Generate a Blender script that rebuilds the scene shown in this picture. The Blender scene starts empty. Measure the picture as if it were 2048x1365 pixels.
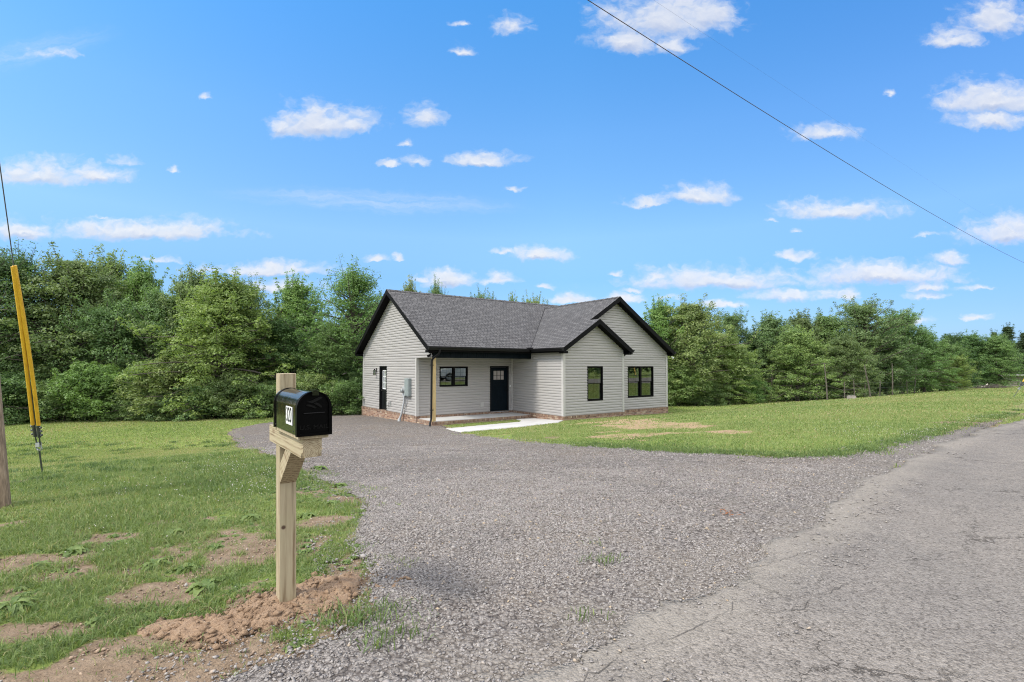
import bpy, bmesh, math, random
import numpy as np
from mathutils import Vector, Matrix

random.seed(7)
RNG = np.random.default_rng(11)
S = bpy.context.scene
COL = S.collection
R = math.radians

# ------------------------------------------------------------------ camera
F = 990.0
PITCH = R(1.3)
SH = 51.0 - F * math.tan(PITCH)
CZ = 1.25
cam = bpy.data.cameras.new("camera")
cam_o = bpy.data.objects.new("camera", cam)
COL.objects.link(cam_o)
cam.sensor_width = 36.0
cam.lens = 36.0 * F / 2048.0
cam.shift_y = SH / 2048.0
cam.clip_start = 0.05
cam.clip_end = 6000
cam_o.location = (0, 0, CZ)
cam_o.rotation_euler = (R(90) + PITCH, 0, 0)
S.camera = cam_o


def ray(px, py):
    xc = (px - 1024) / F
    yc = (-(py - 682.5) + SH) / F
    return np.array([xc, math.cos(PITCH) - math.sin(PITCH) * yc, math.sin(PITCH) + math.cos(PITCH) * yc])


def proj(x, y, z):
    z = z - CZ
    f = y * math.cos(PITCH) + z * math.sin(PITCH)
    u = -y * math.sin(PITCH) + z * math.cos(PITCH)
    return 1024 + F * x / f, 682.5 + SH - F * u / f


# ------------------------------------------------------------------ noise
_L = np.random.default_rng(5).random((256, 256))


def vnoise(x, y):
    x = np.asarray(x, float); y = np.asarray(y, float)
    xi = np.floor(x).astype(int); yi = np.floor(y).astype(int)
    fx = x - xi; fy = y - yi
    fx = fx * fx * (3 - 2 * fx); fy = fy * fy * (3 - 2 * fy)
    a = _L[xi & 255, yi & 255]; b = _L[(xi + 1) & 255, yi & 255]
    c = _L[xi & 255, (yi + 1) & 255]; d = _L[(xi + 1) & 255, (yi + 1) & 255]
    return (a * (1 - fx) + b * fx) * (1 - fy) + (c * (1 - fx) + d * fx) * fy


def fbm(x, y, o=4, g=0.5):
    s = 0; a = 1; t = 0
    for i in range(o):
        s = s + a * vnoise(x * 2 ** i + 17.3 * i, y * 2 ** i + 9.1 * i); t += a; a *= g
    return s / t


def sstep(a, b, x):
    t = np.clip((np.asarray(x, float) - a) / (b - a), 0, 1)
    return t * t * (3 - 2 * t)


# ------------------------------------------------------------------ terrain
_KD = [-60, -6, -1, 1, 3, 6, 10, 13, 16, 23, 30, 45, 80, 400]
_KZ = [0, 0, 0, 0, -.07, -.27, -.74, -1.05, -1.06, -1.26, -1.5, -1.7, -2.2, -4]
_xs = np.linspace(-60, 400, 4601)
_zs = np.interp(_xs, _KD, _KZ)
_k = np.exp(-0.5 * (np.arange(-40, 41) / 14.) ** 2); _k /= _k.sum()
_zs = np.convolve(np.pad(_zs, 40, mode='edge'), _k, 'valid')


def terr(x, y):
    x = np.asarray(x, float); y = np.asarray(y, float)
    d = -.65 * x + .76 * y - 1.37
    t = .76 * x + .65 * y
    d = d - 2.3 * sstep(-1.5, -5, x) * (1 - sstep(9, 18, y)) * sstep(0.5, 3, d)
    z = np.interp(d, _xs, _zs)
    z = z - .014 * np.clip(t - 22, 0, 120) * np.clip((d + 6) / 6, 0, 1)
    z = z - .16 * np.exp(-((x - 8.5) ** 2 + (y - 25.0) ** 2) / 18.)
    return z


def tz(x, y):
    return float(terr(x, y))


def hit(px, py, base=None):
    r = ray(px, py); o = np.array([0, 0, CZ])
    if base is not None:
        return o + r * ((base - CZ) / r[2])
    s = .5
    while s < 300:
        p = o + r * s
        if p[2] < terr(p[0], p[1]):
            break
        s += .02 + s * .002
    a, b = s - .03 - s * .003, s
    for _ in range(25):
        m = (a + b) / 2; p = o + r * m
        if p[2] < terr(p[0], p[1]): b = m
        else: a = m
    return o + r * b


def at(px, py, Y):
    r = ray(px, py)
    return np.array([0, 0, CZ]) + r * (Y / r[1])


# ------------------------------------------------------------------ object helpers
def tag(o, label=None, cat=None, group=None, kind=None):
    if label: o['label'] = label
    if cat: o['category'] = cat
    if group: o['group'] = group
    if kind: o['kind'] = kind
    return o


def empty(name, loc=(0, 0, 0), rz=0.0, parent=None):
    o = bpy.data.objects.new(name, None)
    COL.objects.link(o)
    o.empty_display_size = .2
    o.location = loc; o.rotation_euler = (0, 0, rz)
    if parent: o.parent = parent
    return o


def link(name, me, parent=None, mat=None):
    if mat is not None and not me.materials:
        me.materials.append(mat)
    o = bpy.data.objects.new(name, me)
    COL.objects.link(o)
    if parent: o.parent = parent
    return o


def np_mesh(name, verts, faces_flat, sizes, attrs=None, smooth=False):
    """fast mesh from numpy; attrs: name -> (N,) float or (N,3) colour on points"""
    me = bpy.data.meshes.new(name)
    verts = np.asarray(verts, np.float32)
    faces_flat = np.asarray(faces_flat, np.int32); sizes = np.asarray(sizes, np.int32)
    me.vertices.add(len(verts)); me.vertices.foreach_set("co", verts.ravel())
    me.loops.add(len(faces_flat)); me.loops.foreach_set("vertex_index", faces_flat)
    me.polygons.add(len(sizes))
    st = np.zeros(len(sizes), np.int32); st[1:] = np.cumsum(sizes)[:-1]
    me.polygons.foreach_set("loop_start", st)
    try:
        me.polygons.foreach_set("loop_total", sizes)
    except Exception:
        pass
    if smooth:
        me.polygons.foreach_set("use_smooth", np.ones(len(sizes), bool))
    for k, v in (attrs or {}).items():
        a = me.attributes.new(k, 'FLOAT', 'POINT')
        a.data.foreach_set("value", np.asarray(v, np.float32))
    me.update(calc_edges=True)
    me.validate()
    return me


class MB:
    def __init__(s):
        s.v = []; s.f = []; s.uv = []; s.m = []

    def face(s, pts, uv=None, mi=0):
        i = len(s.v)
        s.v += [tuple(map(float, p)) for p in pts]
        s.f.append(list(range(i, i + len(pts))))
        s.uv.append(uv if uv else [(0, 0)] * len(pts)); s.m.append(mi)

    def box(s, x0, x1, y0, y1, z0, z1, mi=0, M=None, skip=''):
        P = lambda x, y, z: tuple(M @ Vector((x, y, z))) if M is not None else (x, y, z)
        c = [P(x, y, z) for z in (z0, z1) for y in (y0, y1) for x in (x0, x1)]
        a, b, h = x1 - x0, y1 - y0, z1 - z0
        for key, idx, uv in (
            ('-z', (0, 2, 3, 1), [(x0, y0), (x0, y1), (x1, y1), (x1, y0)]),
            ('+z', (4, 5, 7, 6), [(x0, y0), (x1, y0), (x1, y1), (x0, y1)]),
            ('-y', (0, 1, 5, 4), [(x0, z0), (x1, z0), (x1, z1), (x0, z1)]),
            ('+y', (3, 2, 6, 7), [(x1, z0), (x0, z0), (x0, z1), (x1, z1)]),
            ('-x', (2, 0, 4, 6), [(y1, z0), (y0, z0), (y0, z1), (y1, z1)]),
            ('+x', (1, 3, 7, 5), [(y0, z0), (y1, z0), (y1, z1), (y0, z1)])):
            if key in skip.split(): continue
            s.face([c[i] for i in idx], uv, mi)
        return s

    def tube(s, pts, r, n=8, mi=0, cap=True):
        pts = [Vector(p) for p in pts]
        rs = r if isinstance(r, (list, tuple)) else [r] * len(pts)
        rings = []
        up = None
        for i, p in enumerate(pts):
            d = (pts[min(i + 1, len(pts) - 1)] - pts[max(i - 1, 0)]).normalized()
            if up is None:
                up = Vector((0, 0, 1)) if abs(d.z) < .9 else Vector((1, 0, 0))
            a = d.cross(up)
            if a.length < 1e-6: a = d.cross(Vector((0, 1, 0)))
            a.normalize(); b = a.cross(d).normalized(); up = b
            rings.append([p + (a * math.cos(2 * math.pi * k / n) + b * math.sin(2 * math.pi * k / n)) * rs[i] for k in range(n)])
        L = 0
        for i in range(len(pts) - 1):
            l2 = L + (pts[i + 1] - pts[i]).length
            for k in range(n):
                k2 = (k + 1) % n
                u0 = k / n * 2 * math.pi * rs[i]; u1 = (k + 1) / n * 2 * math.pi * rs[i]
                s.face([rings[i][k], rings[i + 1][k], rings[i + 1][k2], rings[i][k2]][::-1], [(u1, L), (u1, l2), (u0, l2), (u0, L)], mi)
            L = l2
        if cap:
            s.face(rings[0], None, mi); s.face(rings[-1][::-1], None, mi)
        return s

    def prism(s, outline, axis, a0, a1, mi=0):
        """outline: 2D pts; axis 'x': (y,z) 'y': (x,z) 'z': (x,y)"""
        def P(u, v, w):
            return {'x': (w, u, v), 'y': (u, w, v), 'z': (u, v, w)}[axis]
        s.face([P(u, v, a0) for u, v in outline], [(u, v) for u, v in outline], mi)
        s.face([P(u, v, a1) for u, v in outline][::-1], [(u, v) for u, v in outline][::-1], mi)
        n = len(outline); L = 0
        for i in range(n):
            (u0, v0), (u1, v1) = outline[i], outline[(i + 1) % n]
            l = math.hypot(u1 - u0, v1 - v0)
            s.face([P(u0, v0, a0), P(u0, v0, a1), P(u1, v1, a1), P(u1, v1, a0)], [(a0, L), (a1, L), (a1, L + l), (a0, L + l)], mi)
            L += l
        return s

    def build(s, name, mats, parent=None, smooth=False, bevel=0, weld=True, fixn=True):
        me = bpy.data.meshes.new(name)
        me.from_pydata(s.v, [], s.f)
        ul = me.uv_layers.new(name="UVMap")
        flat = [c for fuv in s.uv for p in fuv for c in p]
        ul.data.foreach_set("uv", flat)
        me.polygons.foreach_set("material_index", s.m)
        for m in (mats if isinstance(mats, (list, tuple)) else [mats]):
            me.materials.append(m)
        if weld or fixn:
            bm = bmesh.new(); bm.from_mesh(me)
            if weld: bmesh.ops.remove_doubles(bm, verts=bm.verts, dist=1e-5)
            if fixn: bmesh.ops.recalc_face_normals(bm, faces=bm.faces)
            bm.to_mesh(me); bm.free()
        if smooth:
            me.polygons.foreach_set("use_smooth", [True] * len(me.polygons))
            try:
                me.set_sharp_from_angle(angle=R(40))
            except Exception:
                pass
        me.update()
        o = link(name, me, parent)
        if bevel:
            b = o.modifiers.new("bevel", 'BEVEL'); b.width = bevel; b.segments = 2; b.limit_method = 'ANGLE'
        return o


# ------------------------------------------------------------------ node helpers
class NT:
    def __init__(s, nt):
        s.nt = nt; s.n = nt.nodes; s.l = nt.links

    def new(s, t, **kw):
        n = s.n.new(t)
        for k, v in kw.items(): setattr(n, k, v)
        return n

    def set(s, sock, v):
        if isinstance(v, bpy.types.NodeSocket): s.l.new(v, sock)
        elif isinstance(v, (tuple, list)) and len(v) == 3 and sock.type == 'RGBA': sock.default_value = (*v, 1)
        else: sock.default_value = v

    def math(s, op, a, b=None, c=None, clamp=False):
        n = s.new('ShaderNodeMath', operation=op); n.use_clamp = clamp
        for i, v in enumerate((a, b, c)):
            if v is not None: s.set(n.inputs[i], v)
        return n.outputs[0]

    def vmath(s, op, a, b=None, c=None):
        n = s.new('ShaderNodeVectorMath', operation=op)
        for i, v in enumerate((a, b, c)):
            if v is not None: s.set(n.inputs[i], v)
        return n.outputs['Value' if op in ('LENGTH', 'DOT_PRODUCT', 'DISTANCE') else 'Vector']

    def mix(s, f, a, b, blend='MIX'):
        n = s.new('ShaderNodeMix', data_type='RGBA', blend_type=blend)
        s.set(n.inputs['Factor'], f)
        s.set(n.inputs[6], a); s.set(n.inputs[7], b)
        return n.outputs[2]

    def noise(s, vec, scale, detail=4, rough=.55, dist=0):
        n = s.new('ShaderNodeTexNoise')
        if vec is not None: s.set(n.inputs['Vector'], vec)
        n.inputs['Scale'].default_value = scale; n.inputs['Detail'].default_value = detail
        n.inputs['Roughness'].default_value = rough; n.inputs['Distortion'].default_value = dist
        return n.outputs['Fac']

    def voro(s, vec, scale, feature='F1', rand=1.0):
        n = s.new('ShaderNodeTexVoronoi', feature=feature)
        if vec is not None: s.set(n.inputs['Vector'], vec)
        n.inputs['Scale'].default_value = scale; n.inputs['Randomness'].default_value = rand
        return n

    def ramp(s, fac, stops, interp='LINEAR'):
        n = s.new('ShaderNodeValToRGB'); cr = n.color_ramp; cr.interpolation = interp
        while len(cr.elements) > 1: cr.elements.remove(cr.elements[-1])
        for i, (p, c) in enumerate(stops):
            e = cr.elements[0] if i == 0 else cr.elements.new(p)
            e.position = p; e.color = (*c, 1) if isinstance(c, tuple) else (c, c, c, 1)
        s.set(n.inputs[0], fac)
        return n.outputs[0]

    def maprange(s, v, a, b, c=0., d=1., smooth=False):
        n = s.new('ShaderNodeMapRange')
        if smooth: n.interpolation_type = 'SMOOTHSTEP'
        s.set(n.inputs[0], v)
        for i, q in enumerate((a, b, c, d)): s.set(n.inputs[i + 1], q)
        return n.outputs[0]

    def bump(s, h, strength=.5, dist=.01, normal=None):
        n = s.new('ShaderNodeBump'); n.inputs['Strength'].default_value = strength
        n.inputs['Distance'].default_value = dist
        s.set(n.inputs['Height'], h)
        if normal is not None: s.set(n.inputs['Normal'], normal)
        return n.outputs[0]


def mat(name):
    m = bpy.data.materials.new(name); m.use_nodes = True
    t = NT(m.node_tree); t.n.clear()
    out = t.new('ShaderNodeOutputMaterial')
    b = t.new('ShaderNodeBsdfPrincipled')
    t.l.new(b.outputs[0], out.inputs[0])
    t.b = b; t.out = out
    t.pos = lambda: t.new('ShaderNodeTexCoord').outputs['Object']
    t.geo = lambda: t.new('ShaderNodeNewGeometry').outputs['Position']
    t.uv = lambda: t.new('ShaderNodeTexCoord').outputs['UV']
    return m, t


def simple(name, col, rough=.5, metal=0., coat=0., var=.06, scale=6., bump=0., bscale=60., spec=.5):
    m, t = mat(name)
    n = t.noise(t.pos(), scale, 5, .6)
    c = t.mix(t.maprange(n, .3, .7), tuple(q * (1 - var) for q in col), tuple(min(1, q * (1 + var)) for q in col))
    t.set(t.b.inputs['Base Color'], c)
    t.b.inputs['Roughness'].default_value = rough
    t.b.inputs['Metallic'].default_value = metal
    t.b.inputs['Specular IOR Level'].default_value = spec
    t.b.inputs['Coat Weight'].default_value = coat
    if bump:
        t.set(t.b.inputs['Normal'], t.bump(t.noise(t.pos(), bscale, 4), bump, .004))
    return m


M = {}


def make_materials():
    # --- siding
    m, t = mat('vinyl_siding')
    n2 = t.noise(t.pos(), .5, 3)
    c = t.mix(t.maprange(n2, .35, .7), (.305, .291, .280), (.333, .318, .306))
    t.set(t.b.inputs['Base Color'], c)
    t.b.inputs['Roughness'].default_value = .5
    t.b.inputs['Specular IOR Level'].default_value = .3
    M['siding'] = m
    # --- shingles
    m, t = mat('asphalt_shingles')
    uv = t.uv()
    br = t.new('ShaderNodeTexBrick'); br.offset = .37; br.offset_frequency = 2; br.squash = 1.4; br.squash_frequency = 3
    t.set(br.inputs['Vector'], uv)
    br.inputs['Scale'].default_value = 1.0
    br.inputs['Brick Width'].default_value = .17; br.inputs['Row Height'].default_value = .143
    br.inputs['Mortar Size'].default_value = .013; br.inputs['Mortar Smooth'].default_value = .35
    br.inputs['Bias'].default_value = -.1
    br.inputs['Color1'].default_value = (.075, .072, .073, 1); br.inputs['Color2'].default_value = (.112, .108, .109, 1)
    br.inputs['Mortar'].default_value = (.016, .016, .017, 1)  # tab joints, plus the shadow line of each course painted in as colour
    br2 = t.new('ShaderNodeTexBrick'); br2.offset = .61; br2.offset_frequency = 3
    t.set(br2.inputs['Vector'], uv); br2.inputs['Scale'].default_value = 1.0
    br2.inputs['Brick Width'].default_value = .29; br2.inputs['Row Height'].default_value = .143
    br2.inputs['Mortar Size'].default_value = 0.0
    br2.inputs['Color1'].default_value = (.88, .88, .88, 1); br2.inputs['Color2'].default_value = (1.08, 1.075, 1.07, 1)
    gr = t.noise(t.pos(), 260, 2, .7)
    big = t.noise(t.pos(), .7, 4)
    c = t.mix(1.0, br.outputs['Color'], br2.outputs['Color'], 'MULTIPLY')
    c = t.mix(t.maprange(gr, .35, .65), c, t.mix(1., c, (1.12, 1.12, 1.12), 'MULTIPLY'))
    c = t.mix(t.math('MULTIPLY', t.maprange(big, .4, .7), .12), c, (.10, .098, .10))
    t.set(t.b.inputs['Base Color'], c)
    t.b.inputs['Roughness'].default_value = .9
    t.b.inputs['Specular IOR Level'].default_value = .2
    sx = t.new('ShaderNodeSeparateXYZ'); t.set(sx.inputs[0], uv)
    saw = t.math('FRACT', t.math('DIVIDE', sx.outputs[1], .143))
    hgt = t.math('ADD', t.math('MULTIPLY', t.math('SUBTRACT', 1.0, saw), 1.0), t.math('MULTIPLY', t.math('SUBTRACT', 1.0, br.outputs['Fac']), .4))
    t.set(t.b.inputs['Normal'], t.bump(hgt, .7, .012))
    M['shingle'] = m
    # --- brick
    for nm, w, h, tone in (('brick', .215, .073, 1.0), ('rowlock_brick', .075, .2, .8)):
        m, t = mat(nm)
        uv = t.uv()
        br = t.new('ShaderNodeTexBrick'); br.offset = .5 if nm == 'brick' else 0
        t.set(br.inputs['Vector'], uv); br.inputs['Scale'].default_value = 1
        br.inputs['Brick Width'].default_value = w; br.inputs['Row Height'].default_value = h
        br.inputs['Mortar Size'].default_value = .006; br.inputs['Mortar Smooth'].default_value = .2
        br.inputs['Color1'].default_value = (0, 0, 0, 1); br.inputs['Color2'].default_value = (1, 1, 1, 1)
        br.inputs['Mortar'].default_value = (.5, .5, .5, 1)
        cellc = t.ramp(br.outputs['Color'], [(0, (.10, .055, .04)), (.25, (.20, .11, .075)), (.5, (.25, .15, .10)), (.72, (.30, .2, .14)), (.86, (.17, .1, .075)), (1, (.42, .34, .25))])
        nz = t.noise(t.pos(), 22, 5, .65)
        c = t.mix(t.maprange(nz, .35, .75), cellc, t.mix(1., cellc, (1.25, 1.2, 1.1), 'MULTIPLY'))
        pale = t.noise(t.pos(), 9, 3)
        c = t.mix(t.maprange(pale, .62, .72), c, (.46, .4, .32))
        c = t.mix(br.outputs['Fac'], c, (.33, .28, .23))
        c = t.mix(1., c, (tone, tone, tone), 'MULTIPLY')
        t.set(t.b.inputs['Base Color'], c); t.b.inputs['Roughness'].default_value = .85
        t.set(t.b.inputs['Normal'], t.bump(t.math('SUBTRACT', t.math('MULTIPLY', nz, .4), br.outputs['Fac']), .7, .008))
        M[nm] = m
    M['black'] = simple('black_trim', (.0022, .0022, .0026), .65, var=.2, spec=.1)
    M['gutter'] = simple('black_gutter_metal', (.004, .004, .0045), .45, var=.15, bump=.05, bscale=3, spec=.25)
    M['navy'] = simple('navy_painted_boards', (.0025, .0065, .010), .55, var=.2, spec=.1)
    M['doorblack'] = simple('black_painted_door', (.005, .0055, .0065), .5, var=.15, spec=.25)
    M['white'] = simple('white_painted_trim', (.72, .73, .72), .45)
    M['cornertrim'] = simple('grey_corner_trim', (.40, .385, .37), .45, var=.04)
    M['concrete'] = simple('pale_concrete', (.41, .40, .385), .85, var=.12, scale=3, bump=.2, bscale=120)
    M['greybox'] = simple('grey_green_steel', (.25, .285, .285), .45, metal=.2, var=.08)
    M['galv'] = simple('galvanised_steel', (.36, .37, .37), .42, metal=.6, var=.2, scale=20)
    M['pvc'] = simple('grey_plastic_conduit', (.36, .37, .38), .5, var=.08)
    M['steel'] = simple('dark_weathered_steel', (.09, .095, .095), .5, metal=.7, var=.3, scale=40)
    M['brass'] = simple('satin_nickel', (.5, .49, .47), .3, metal=1)
    M['interior'] = simple('interior_plaster', (.5, .5, .48), .8)
    M['interiorfloor'] = simple('interior_floor', (.25, .2, .15), .6)
    # yellow guard
    m, t = mat('yellow_plastic')
    n = t.noise(t.vmath('MULTIPLY', t.pos(), (1, 1, .25)), 12, 5, .65)
    t.set(t.b.inputs['Base Color'], t.ramp(n, [(.3, (.50, .27, .015)), (.5, (.62, .36, .025)), (.72, (.40, .21, .02))]))
    t.b.inputs['Roughness'].default_value = .42
    M['yellow'] = m
    # glass (thin)
    m, t = mat('window_glass')
    t.n.remove(t.b)
    fr = t.new('ShaderNodeFresnel'); fr.inputs['IOR'].default_value = 1.52
    wv = t.noise(t.pos(), 2.5, 2)
    t.set(fr.inputs['Normal'], t.bump(wv, .02, .02))
    tr = t.new('ShaderNodeBsdfTransparent'); tr.inputs[0].default_value = (.55, .6, .57, 1)
    gl = t.new('ShaderNodeBsdfGlossy'); gl.inputs['Roughness'].default_value = .01
    gl.inputs['Color'].default_value = (.95, 1, .97, 1)
    t.set(gl.inputs['Normal'], t.bump(wv, .02, .02))
    mx = t.new('ShaderNodeMixShader')
    t.set(mx.inputs[0], t.math('ADD', t.math('MULTIPLY', fr.outputs[0], 2.6), .08, clamp=True))
    t.l.new(tr.outputs[0], mx.inputs[1]); t.l.new(gl.outputs[0], mx.inputs[2])
    t.l.new(mx.outputs[0], t.out.inputs[0])
    M['glass'] = m
    # frosted glass
    m, t = mat('obscured_glass')
    t.set(t.b.inputs['Base Color'], t.mix(t.noise(t.pos(), 30, 3), (.42, .38, .36), (.3, .27, .26)))
    t.b.inputs['Roughness'].default_value = .25
    M['frost'] = m
    # mailbox black
    m, t = mat('gloss_black_enamel')
    t.b.inputs['Base Color'].default_value = (.004, .004, .0042, 1)
    t.b.inputs['Roughness'].default_value = .12
    t.b.inputs['Specular IOR Level'].default_value = .42
    t.b.inputs['Coat Weight'].default_value = .15; t.b.inputs['Coat Roughness'].default_value = .05
    t.set(t.b.inputs['Normal'], t.bump(t.noise(t.pos(), 9, 3), .08, .02))
    M['enamel'] = m
    M['enamelmatte'] = simple('black_enamel_emboss', (.003, .003, .0032), .4, var=.1, spec=.16)
    M['enameldoor'] = simple('black_enamel_door', (.0006, .0006, .0007), .5, var=.1, spec=.06)
    M['platewhite'] = simple('white_label', (.66, .66, .65), .4, var=.03)
    # treated pine
    for nm, ca, cb, cc in (('pine', (.335, .275, .175), (.18, .125, .068), (.40, .34, .225)), ('porchpine', (.46, .335, .155), (.36, .235, .09), (.52, .4, .2))):
        m, t = mat(nm)
        p = t.pos()
        w = t.new('ShaderNodeTexWave'); w.wave_type = 'RINGS'; w.rings_direction = 'Z'
        dvec = t.vmath('MULTIPLY', t.vmath('ADD', p, (.012, .078, 0)), (1., 1., .10))
        t.set(w.inputs['Vector'], dvec)
        w.inputs['Scale'].default_value = 15 if nm == 'pine' else 24; w.inputs['Distortion'].default_value = 5.0
        w.inputs['Detail'].default_value = 2; w.inputs['Detail Scale'].default_value = .7
        fib = t.noise(t.vmath('MULTIPLY', p, (22, 22, 1.2)), 4, 3, .55)
        c = t.mix(t.ramp(w.outputs['Fac'], [(.45, 0.0), (.9, 1.0)]), ca, cb)
        c = t.mix(t.maprange(fib, .4, .7), c, cc)
        kn = t.voro(t.vmath('MULTIPLY', p, (1.0, 1.0, .34)), 9, 'F1')
        c = t.mix(t.maprange(kn.outputs['Distance'], .035, .16, .8, 0.), c, (.12, .055, .02))
        if nm == 'pine':
            c = t.mix(t.maprange(t.vmath('DISTANCE', p, (-.022, -.0418, .43)), .007, .014, 1., 0.), c, (.055, .022, .012))
        gren = t.noise(p, 5, 3)
        c = t.mix(t.math('MULTIPLY', t.maprange(gren, .5, .75), .35), c, (.33, .31, .17))
        t.set(t.b.inputs['Base Color'], c); t.b.inputs['Roughness'].default_value = .72
        t.set(t.b.inputs['Normal'], t.bump(t.math('ADD', fib, t.math('MULTIPLY', w.outputs['Fac'], .5)), .25, .003))
        M[nm] = m
    # old pole wood
    m, t = mat('weathered_pole_wood')
    p = t.pos()
    f = t.noise(t.vmath('MULTIPLY', p, (18, 18, .7)), 3, 5, .7)
    c = t.ramp(f, [(.3, (.085, .06, .04)), (.5, (.23, .165, .11)), (.7, (.36, .28, .2))])
    t.set(t.b.inputs['Base Color'], c); t.b.inputs['Roughness'].default_value = .85
    t.set(t.b.inputs['Normal'], t.bump(f, .6, .01))
    M['polewood'] = m
    # bark
    m, t = mat('tree_bark')
    f = t.noise(t.vmath('MULTIPLY', t.pos(), (9, 9, 2)), 3, 5, .7)
    c = t.ramp(f, [(.3, (.035, .028, .022)), (.55, (.1, .085, .068)), (.75, (.17, .15, .125))])
    t.set(t.b.inputs['Base Color'], c); t.b.inputs['Roughness'].default_value = .9
    t.set(t.b.inputs['Normal'], t.bump(f, .7, .02))
    M['bark'] = m
    # leaves, object colour = species tint
    def leafmat(nm, lo, hi, trans=.35, usecol=True, tone=False):
        m, t = mat(nm)
        g = t.new('ShaderNodeNewGeometry')
        ri = g.outputs['Random Per Island']
        if tone:
            ri = t.math('ADD', t.math('MULTIPLY', ri, .5), t.math('MULTIPLY', t.new('ShaderNodeAttribute', attribute_name='tone').outputs['Fac'], .5))
        c = t.mix(ri, lo, hi)
        if usecol:
            oi = t.new('ShaderNodeObjectInfo')
            c = t.mix(1., c, oi.outputs['Color'], 'MULTIPLY')
        t.set(t.b.inputs['Base Color'], c)
        t.b.inputs['Roughness'].default_value = .5
        t.b.inputs['Specular IOR Level'].default_value = .3
        tr = t.new('ShaderNodeBsdfTranslucent')
        t.set(tr.inputs[0], t.mix(1., c, (1.2, 1.3, .75), 'MULTIPLY'))
        mx = t.new('ShaderNodeMixShader'); mx.inputs[0].default_value = trans
        t.l.new(t.b.outputs[0], mx.inputs[1]); t.l.new(tr.outputs[0], mx.inputs[2])
        t.l.new(mx.outputs[0], t.out.inputs[0])
        return m
    M['leaf'] = leafmat('tree_leaves', (.068, .120, .047), (.195, .262, .113), .42, True, True)
    M['weed'] = leafmat('weed_leaves', (.09, .15, .04), (.20, .255, .08), .3, False)
    # grass blades (attr tint 0..1 : dark/blueish -> yellow)
    m, t = mat('grass_blades')
    at_ = t.new('ShaderNodeAttribute', attribute_name='tint')
    c = t.ramp(at_.outputs['Fac'], [(0., (.065, .105, .045)), (.3, (.118, .18, .06)), (.6, (.186, .248, .085)), (.85, (.258, .298, .115)), (1., (.36, .305, .17))])
    t.set(t.b.inputs['Base Color'], c); t.b.inputs['Roughness'].default_value = .55
    t.b.inputs['Specular IOR Level'].default_value = .25
    tr = t.new('ShaderNodeBsdfTranslucent'); t.set(tr.inputs[0], t.mix(1., c, (1.2, 1.25, .6), 'MULTIPLY'))
    mx = t.new('ShaderNodeMixShader'); mx.inputs[0].default_value = .35
    t.l.new(t.b.outputs[0], mx.inputs[1]); t.l.new(tr.outputs[0], mx.inputs[2]); t.l.new(mx.outputs[0], t.out.inputs[0])
    M['grass'] = m
    M['flower'] = simple('clover_flower', (.5, .47, .41), .8)
    # lawn / soil ground
    m, t = mat('lawn_ground')
    g = t.geo()
    bare = t.new('ShaderNodeAttribute', attribute_name='bare').outputs['Fac']
    straw = t.new('ShaderNodeAttribute', attribute_name='straw').outputs['Fac']
    n1 = t.noise(g, .22, 4); n2 = t.noise(g, 1.6, 5, .6); n3 = t.noise(t.vmath('MULTIPLY', g, (1, 1, .2)), 38, 4, .7)
    lawn = t.ramp(t.math('ADD', t.math('MULTIPLY', n1, .5), t.math('MULTIPLY', n2, .5)), [(.3, (.13, .18, .045)), (.47, (.165, .222, .055)), (.6, (.205, .248, .07)), (.75, (.26, .265, .1))])
    lawn = t.mix(t.maprange(n3, .3, .7), t.mix(1., lawn, (.6, .62, .55), 'MULTIPLY'), t.mix(1., lawn, (1.22, 1.2, 1.2), 'MULTIPLY'))
    s1 = t.noise(g, 9, 6, .7); s2 = t.noise(g, 70, 4, .7)
    soil = t.ramp(t.math('ADD', t.math('MULTIPLY', s1, .6), t.math('MULTIPLY', s2, .4)), [(.3, (.12, .083, .054)), (.5, (.215, .156, .107)), (.7, (.31, .238, .17))])
    strawc = t.ramp(t.noise(g, 14, 5, .7), [(.3, (.22, .15, .09)), (.6, (.38, .275, .17)), (.8, (.46, .36, .235))])
    rag = t.math('MULTIPLY', t.math('SUBTRACT', t.noise(g, 4.5, 7, .72), .5), 1.9)
    rag2 = t.math('SUBTRACT', n3, .5)
    bf = t.maprange(t.math('ADD', bare, t.math('ADD', t.math('MULTIPLY', rag, .7), t.math('MULTIPLY', rag2, .5))), .24, .46)
    sf = t.maprange(t.math('ADD', straw, t.math('ADD', t.math('MULTIPLY', t.math('SUBTRACT', t.noise(g, 1.3, 6, .7), .5), 2.6), t.math('ADD', t.math('MULTIPLY', rag, .9), t.math('MULTIPLY', rag2, .8)))), .42, .8)
    c = t.mix(bf, lawn, soil); c = t.mix(sf, c, strawc)
    t.set(t.b.inputs['Base Color'], c); t.b.inputs['Roughness'].default_value = .95
    t.b.inputs['Specular IOR Level'].default_value = .1
    hh = t.math('ADD', t.math('MULTIPLY', s1, 1.2), t.math('ADD', t.math('MULTIPLY', n3, .8), t.math('MULTIPLY', s2, .4)))
    t.set(t.b.inputs['Normal'], t.bump(hh, .7, .04))
    M['lawn'] = m
    # orange dug soil
    m, t = mat('dug_clay')
    g = t.geo()
    s1 = t.noise(g, 14, 6, .7); s2 = t.noise(g, 110, 4, .7)
    c = t.ramp(t.math('ADD', t.math('MULTIPLY', s1, .5), t.math('MULTIPLY', s2, .5)), [(.3, (.165, .10, .058)), (.5, (.29, .19, .118)), (.7, (.40, .29, .195))])
    t.set(t.b.inputs['Base Color'], c); t.b.inputs['Roughness'].default_value = .95
    t.set(t.b.inputs['Normal'], t.bump(t.math('ADD', s1, s2), .8, .02))
    M['clay'] = m
    m, t = mat('soil_crumb')
    ri = t.new('ShaderNodeNewGeometry').outputs['Random Per Island']
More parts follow.
